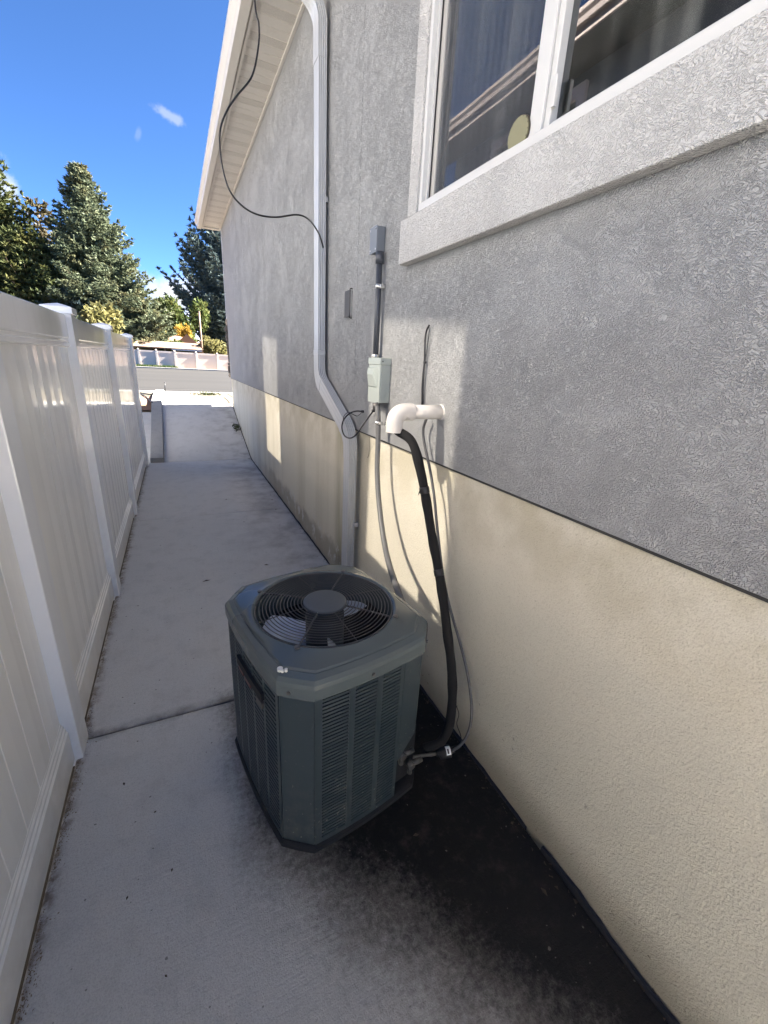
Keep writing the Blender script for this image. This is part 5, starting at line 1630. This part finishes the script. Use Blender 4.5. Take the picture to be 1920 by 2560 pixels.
mb.add([(-2.50, -2.9, 5.50), (-2.50, 8.7, 5.50), (-7.5, 8.7, 7.6), (-7.5, -2.9, 7.6), (-12.5, 8.7, 5.5), (-12.5, -2.9, 5.5)], [(0, 1, 2, 3), (3, 2, 4, 5)])
P(mb, 'roof', M['n_roof'], nb)

# ================================================================== FAR SIDE OF THE STREET
ff = thing('far_fence', 'long pinkish white vinyl fence on the far side of the street', 'fence', (0, 46, 0.36), math.radians(7))
fpx_ = [-8.4, -6.6, -4.5, -2.81, -1.39, 0.12, 1.97, 3.87, 5.7, 7.5, 9.3]
for x in fpx_:
    po = MB().box(x - 0.075, x + 0.075, -0.07, 0.08, -0.16, 1.47).build('post', M['far_post'], ff)
    MB().loops([[(x - h_, 0.005 - h_, z), (x + h_, 0.005 - h_, z), (x + h_, 0.005 + h_, z), (x - h_, 0.005 + h_, z)] for h_, z in ((0.09, 1.47), (0.09, 1.51), (0.01, 1.57))], False, True, True).build('post_cap', M['far_post'], po)
for a, b in zip(fpx_, fpx_[1:]):
    MB().box(a + 0.076, b - 0.076, -0.01, 0.03, 0.0, 1.44).build('panel', M['far_vinyl'], ff)
    MB().box(a + 0.0765, b - 0.0765, -0.035, -0.011, 1.30, 1.445).build('rail', M['far_vinyl'], ff)

# ---- vegetation
def tri_mesh(name, V, tint, mat, parent=None):
    n = len(V)
    me = bpy.data.meshes.new(name)
    me.vertices.add(n); me.vertices.foreach_set('co', V.astype(np.float32).ravel())
    nf = n // 3
    me.loops.add(n); me.loops.foreach_set('vertex_index', np.arange(n, dtype=np.int32))
    me.polygons.add(nf); me.polygons.foreach_set('loop_start', np.arange(0, n, 3, dtype=np.int32))
    me.polygons.foreach_set('loop_total', np.full(nf, 3, dtype=np.int32)) if False else None
    at = me.attributes.new('tint', 'FLOAT_COLOR', 'POINT')
    c = np.ones((n, 4), np.float32); c[:, 0] = tint; c[:, 1] = tint; c[:, 2] = tint
    at.data.foreach_set('color', c.ravel())
    me.materials.append(mat); me.update(calc_edges=True); me.validate()
    o = bpy.data.objects.new(name, me); link(o, parent)
    return o
def norm(a): return a / (np.linalg.norm(a, axis=-1, keepdims=True) + 1e-9)
def tufts(P_, D_, tint, rg, nb=4, length=0.34, width=0.085, spread=0.55):
    """small needle sprays at points P_ along directions D_"""
    n = len(P_)
    out = []; tt = []
    for k in range(nb):
        d = norm(D_ + rg.normal(0, spread, (n, 3)))
        sd = norm(np.cross(d, rg.normal(0, 1, (n, 3))))
        l = length * rg.uniform(0.6, 1.25, (n, 1)); w = width * rg.uniform(0.7, 1.3, (n, 1))
        a = P_ - d * l * 0.15 + sd * w; b = P_ - d * l * 0.15 - sd * w; c = P_ + d * l
        out.append(np.stack([a, b, c], 1)); tt.append(np.repeat(np.clip(tint + rg.normal(0, 0.12, n), 0, 1), 3).reshape(n, 3))
    return np.concatenate(out).reshape(-1, 3), np.concatenate(tt).reshape(-1)
def conifer(name, label, loc, H, R, mat, seed, z0=0.4, whorls=34, per=9, droop=-0.25, lift=0.35, power=0.85, dens=1.0, tl=0.36, up=0.0, group=None, az=None):
    rg = np.random.default_rng(seed)
    t = thing(name, label, 'tree', loc, 0, group)
    mb = MB(); mb.tube([(0, 0, -0.3), (0.03, 0, H * 0.5), (0, 0.03, H * 0.985)], [0.018 * H, 0.010 * H, 0.01], 8)
    br_v = []
    PP = []; DD = []; TT = []
    for w in range(whorls):
        t_ = (w + rg.uniform(-0.3, 0.3)) / whorls
        t_ = min(max(t_, 0.0), 0.985)
        z = z0 + (H - z0) * t_
        n = max(3, int(per * (1 - 0.45 * t_)))
        a0 = rg.uniform(0, 6.28)
        for k in range(n):
            ph = a0 + 6.283 * k / n + rg.normal(0, 0.16)
            Lb = R * ((1 - t_) ** power) * rg.uniform(0.62, 1.15) + 0.25
            if t_ < 0.12: Lb *= 0.80 + 1.6 * t_
            s = np.linspace(0, 1, max(5, int(Lb / (0.95 * tl))))
            sl = droop * (1 - t_ * 1.2) + up
            rr_ = Lb * s
            zz = z + Lb * (sl * s + lift * s ** 2.2) + rg.normal(0, 0.05)
            dirh = np.array([math.cos(ph), math.sin(ph), 0]); side = np.array([-dirh[1], dirh[0], 0])
            bend = rg.normal(0, 0.10)
            pts = dirh * rr_[:, None] + side * (bend * Lb * s ** 2)[:, None]; pts[:, 2] = zz
            ns = len(s)
            tg = norm(np.gradient(pts, axis=0))
            br_v.append(pts)
            btint = np.clip(rg.normal(0.45, 0.2), 0, 1)
            # side twigs
            for i in range(1, ns):
                if s[i] < 0.12: continue
                tw = (0.30 * Lb * (1 - s[i]) ** 0.8 + 0.32) * rg.uniform(0.7, 1.15)
                for sgn in (-1, 1):
                    if rg.random() > dens: continue
                    dv = norm(tg[i] * rg.uniform(0.45, 0.9) + sgn * side * rg.uniform(0.7, 1.0) + np.array([0, 0, rg.uniform(-0.28, 0.18)]))
                    m_ = max(2, int(tw / (0.66 * tl)))
                    u = (np.arange(m_) + rg.uniform(0.3, 0.9)) / m_
                    pp_ = pts[i] + dv * (u * tw)[:, None]; pp_[:, 2] -= 0.10 * tw * u ** 2
                    PP.append(pp_); DD.append(np.repeat(dv[None], m_, 0)); TT.append(np.full(m_, btint) + 0.35 * (u - 0.5) + 0.2 * (s[i] - 0.5))
            PP.append(pts[ns // 3:]); DD.append(tg[ns // 3:]); TT.append(np.full(ns - ns // 3, btint + 0.15))
    # leader
    zz = np.linspace(H * 0.93, H, 14); PP.append(np.stack([zz * 0, zz * 0, zz], 1)); DD.append(np.tile([0, 0, 1.0], (14, 1))); TT.append(np.full(14, 0.6))
    V, tn = tufts(np.concatenate(PP), np.concatenate(DD), np.concatenate(TT), rg, 4, tl, tl * 0.30)
    tri_mesh('crown', V, tn, mat, t)
    for b in br_v[::2]:
        L_ = np.linalg.norm(b[-1] - b[0])
        mb.tube([tuple(p) for p in b[[0, len(b) // 2, len(b) - 1]]], [0.012 * L_ + 0.01, 0.007 * L_ + 0.006, 0.006], 4, cap=False)
    mb.build('trunk', M['trunk'], t)
    return t
GZF = 0.3
conifer('spruce_tree', 'tall broad blue green spruce standing behind the fences in the middle of the trees', (-6.2, 54, GZF), 17.0, 7.4, M['spruce'], 1, whorls=50, per=14, lift=0.34, power=0.95, tl=0.30)
conifer('spruce_tree', 'dark blue spruce with upswept branches half hidden by the house corner', (13.2, 90, GZF), 30.0, 14.0, M['blue_spruce'], 2, whorls=52, per=14, droop=0.05, lift=0.50, power=0.62, up=0.05, tl=0.58)
conifer('cypress_tree', 'dark olive evergreen at the left edge of the photo', (-13.6, 55, GZF), 16.8, 4.6, M['olive_tree'], 3, whorls=44, per=9, droop=0.25, lift=0.5, power=0.62, up=0.3, tl=0.32)
conifer('pine_tree', 'brownish sparse pine between the olive evergreen and the tall spruce', (-10.9, 60, GZF), 15.0, 4.3, M['brown_pine'], 4, whorls=24, per=7, droop=0.15, lift=0.42, power=0.62, dens=0.75)
conifer('cypress_tree', 'lower dark olive evergreen in front of the brownish pine', (-10.8, 52, GZF), 10.4, 3.6, M['olive_tree'], 5, whorls=32, per=9, droop=0.2, lift=0.5, power=0.55, up=0.25, tl=0.32)
conifer('spruce_tree', 'small pale spruce at the right foot of the tall spruce', (-2.9, 52, GZF), 7.2, 2.0, M['spruce'], 6, whorls=26, per=8, lift=0.4, power=0.75)
conifer('spruce_tree', 'low bushy spruce at the left foot of the tall spruce just above the fence', (-8.3, 51, GZF), 6.4, 3.2, M['blue_spruce'], 7, whorls=20, per=9, lift=0.4, power=0.6)
def leafy(name, label, cat, loc, r, h, mat, seed, n=2600, ls=0.16, clumps=14, group=None, stems=True):
    rg = np.random.default_rng(seed)
    t = thing(name, label, cat, loc, 0, group)
    cc = np.stack([rg.normal(0, 0.42 * r, clumps), rg.normal(0, 0.42 * r, clumps), rg.uniform(0.25, 0.85, clumps) * h], 1)
    idx = rg.integers(0, clumps, n)
    d = norm(rg.normal(0, 1, (n, 3))); rad = rg.uniform(0.3, 1.0, (n, 1)) ** 0.6
    Pn = cc[idx] + d * rad * np.array([0.42 * r, 0.42 * r, 0.26 * h])
    Pn[:, 2] = np.maximum(Pn[:, 2], 0.05)
    V, tn = tufts(Pn, d * 0.6 + np.array([0, 0, 0.3]), rg.uniform(0.1, 0.9, n), rg, 2, ls, ls * 0.42, 0.7)
    tri_mesh('crown', V, tn, mat, t)
    mb = MB()
    for c_ in cc[:9]: mb.tube([(0, 0, -0.1), tuple(c_ * np.array([0.4, 0.4, 0.5])), tuple(c_)], [0.03 * h / 2, 0.02 * h / 2, 0.008], 5)
    mb.build('trunk', M['trunk'], t)
    return t
b0 = on_y((232, 800), 20.0)
leafy('shrub', 'yellow green leafy shrub showing above the near white fence', 'shrub', (b0.x, 20, gz(20)), 0.95, 2.55, M['lime_leaf'], 11, 1500, 0.17, 16)
leafy('shrub', 'pale yellow shrub beside the rusty pole above the far fence', 'shrub', (3.75, 49, GZF), 1.15, 3.0, M['lime_leaf'], 12, 1500, 0.24, 16)
leafy('maple_tree', 'bright yellow autumn tree glowing behind the brown roof', 'tree', (1.25, 72, GZF), 1.1, 5.0, M['yellow_leaf'], 13, 3200, 0.42, 20)
leafy('ash_tree', 'green and yellow leafy tree between the tall spruce and the dark blue spruce', 'tree', (0.4, 76, GZF), 3.4, 8.6, M['green_leaf'], 14, 5200, 0.48, 26)
leafy('shrub', 'yellowing bush at the right skirt of the tall spruce', 'shrub', (-1.6, 56, GZF), 1.1, 5.2, M['lime_leaf'], 15, 1800, 0.26, 16)
leafy('shrub', 'clipped green bush on the left in front of the brown roofed house', 'shrub', (-0.75, 50, GZF), 0.9, 2.55, M['green_leaf'], 16, 1200, 0.2, 10)
leafy('shrub', 'clipped green bush on the right in front of the brown roofed house', 'shrub', (0.9, 50.5, GZF), 1.0, 2.6, M['green_leaf'], 17, 1200, 0.2, 10)
# verge grass by the far kerb
rg = np.random.default_rng(21); n = 2600
Pn = np.stack([rg.uniform(-9, 0.2, n), rg.uniform(44.25, 45.9, n), np.full(n, 0.34)], 1)
V, tn = tufts(Pn, np.tile([0, 0, 1.0], (n, 1)), rg.uniform(0, 1, n), rg, 2, 0.26, 0.05, 0.35)
o = tri_mesh('verge_grass', V, tn, M['grass']); o['kind'] = 'stuff'; o['label'] = 'strip of dark grass between the far kerb and the far fence'

# far houses, carport, pole
fh = thing('brown_roofed_house', 'low house with a brown hip roof behind the far fence', 'house', (0.5, 62, GZF))
P(MB().box(-3.4, 3.4, 60, 66, 0.3, 2.75), 'wall', M['dark_wall'], fh)
mb = MB().add([(-4.2, 59.2, 2.72), (4.1, 59.2, 2.72), (4.1, 66.8, 2.72), (-4.2, 66.8, 2.72), (-1.6, 63, 3.95), (0.9, 63, 3.75)], [(0, 1, 5, 4), (1, 2, 5), (2, 3, 4, 5), (3, 0, 4), (0, 3, 2, 1)])
P(mb, 'roof', M['brown_roof'], fh)
mb = MB().add([(0.3, 58.4, 2.72), (3.0, 58.4, 2.72), (1.65, 58.4, 3.9), (0.3, 63, 2.72), (3.0, 63, 2.72), (1.65, 63, 3.9)], [(0, 1, 2), (0, 2, 5, 3), (1, 4, 5, 2)])
P(mb, 'gable_roof', M['brown_roof'], fh)
P(MB().box(2.3, 2.55, 58.9, 59.15, 0.3, 2.7), 'porch_post', M['far_white'], fh)
gh = thing('grey_house', 'pale grey gable end with white chimney far behind the brown roof', 'house', (-0.2, 78, GZF))
P(MB().box(-2.2, 0.30, 78, 82, 0.3, 6.2), 'wall', M['far_grey'], gh)
mb = MB().box(0.16, 0.46, 77.6, 77.9, 0.3, 6.0)
P(mb, 'chimney', M['far_white'], gh)
P(MB().add([(-2.4, 77.8, 6.2), (0.5, 77.8, 6.2), (-0.95, 77.8, 7.3), (-2.4, 82, 6.2), (0.5, 82, 6.2), (-0.95, 82, 7.3)], [(0, 1, 2), (0, 2, 5, 3), (1, 4, 5, 2), (3, 5, 4)]), 'roof', M['far_grey'], gh)
cp = thing('carport', 'flat roofed carport with a tan edge just behind the far fence', 'carport', (0, 47.6, GZF))
P(MB().add([(-3.4, 47.2, 2.04), (2.55, 47.2, 2.04), (2.55, 50.2, 2.62), (-3.4, 50.2, 2.62), (-3.4, 47.2, 2.14), (2.55, 47.2, 2.14), (2.55, 50.2, 2.72), (-3.4, 50.2, 2.72)], [(3, 2, 1, 0), (4, 5, 6, 7), (0, 1, 5, 4), (1, 2, 6, 5), (2, 3, 7, 6), (3, 0, 4, 7)]), 'roof', M['tan_roof'], cp)
P(MB().box(-0.1, 2.55, 47.10, 47.19, 1.94, 2.06), 'edge_panel', M['far_grey'], cp)
P(MB().box(-3.3, 2.4, 49.9, 50.1, 0.3, 2.04), 'back_wall', M['dark_wall'], cp)
for x in (-3.2, -0.65, 2.3): P(MB().box(x - 0.06, x + 0.06, 47.25, 47.37, 0.3, 2.035), 'post', M['dark_wall'], cp)
pl = thing('utility_pole', 'thin rusty brown pole standing beside the pale yellow shrub', 'pole', (2.62, 48.2, GZF))
P(MB().tube([(2.62, 48.2, 0.2), (2.62, 48.2, 5.55)], [0.10, 0.085], 10), 'shaft', M['pole'], pl)
P(MB().tube([(2.62, 48.2, 5.551), (2.62, 48.2, 5.62)], [0.11, 0.06], 10), 'cap', M['pole'], pl)

# weeds at the wall foot and stray twigs by the road
wy = on_x((600, 1055), 1.0).y
wd = thing('weed', 'small dark weed growing from the joint at the far foot of the wall', 'weed', (1.01, 8.42, gz(8.42)))
rg = np.random.default_rng(31); n = 60
Pn = np.stack([rg.normal(-0.05, 0.035, n), rg.normal(0, 0.10, n), rg.uniform(0.0, 0.10, n)], 1)
V, tn = tufts(Pn, np.tile([-0.4, 0, 0.6], (n, 1)), rg.uniform(0, 0.7, n), rg, 2, 0.045, 0.009, 0.8)
tri_mesh('leaves', V, tn, M['weed'], wd)
MB().tube([(0, 0, -0.02), (-0.02, 0.01, 0.08), (-0.05, 0.03, 0.15)], 0.002, 5).build('stem', M['weed'], wd)
wd2 = thing('weed', 'dry weed lying on the sunlit sidewalk beyond the ramp', 'weed', (0.66, 11.6, gz(11.6)))
n = 90
Pn = np.stack([rg.normal(0, 0.13, n), rg.normal(0, 0.06, n), rg.uniform(0.0, 0.05, n)], 1)
V, tn = tufts(Pn, np.tile([0, 0, 0.4], (n, 1)), rg.uniform(0, 0.7, n), rg, 2, 0.07, 0.012, 0.9)
tri_mesh('leaves', V, tn, M['weed'], wd2)
ir = thing('irrigation_pipe', 'black irrigation tube lying on the red dirt beside the kerb wall', 'pipe', (-0.6, 10.4, 0.7))
P(MB().tube(smooth_path([on_z(p, 0.70) for p in ((352, 985), (362, 990), (372, 998), (380, 1006))], 5), 0.012, 6), 'tube', M['cable'], ir)
P(MB().tube(smooth_path([on_z(p, 0.71) for p in ((350, 982), (375, 986), (398, 986))], 5), 0.014, 6), 'tube', M['cable'], ir)
st = thing('marker_stake', 'thin dark stake standing upright at the edge of the street', 'stake', tuple(on_z((413, 978), 0.68)))
sb = on_z((413, 978), 0.68)
P(MB().tube([tuple(sb), tuple(sb + Vector((0.01, 0, 0.20)))], 0.010, 6), 'rod', M['cable'], st)
P(MB().tube([tuple(sb + Vector((0.01, 0, 0.201))), tuple(sb + Vector((0.012, 0, 0.225)))], 0.016, 6), 'cap', M['cable'], st)

# mountains
mb = MB(); nx, ny = 70, 7; vs = []
rg = np.random.default_rng(8)
xs = np.linspace(-5200, 5200, nx)
ridge = 320 + 160 * np.sin(xs / 1400 + 0.6) + 90 * np.sin(xs / 520) + 30 * rg.normal(0, 1, nx)
for j in range(ny):
    t_ = j / (ny - 1)
    for i in range(nx):
        vs.append((xs[i], 5600 + 900 * t_, ridge[i] * t_ ** 0.9 * (1 + 0.12 * rg.normal()) - 20))
mb.add(vs, [(j * nx + i, j * nx + i + 1, (j + 1) * nx + i + 1, (j + 1) * nx + i) for j in range(ny - 1) for i in range(nx - 1)], True)
structure(mb.build('hills', M['hill']))
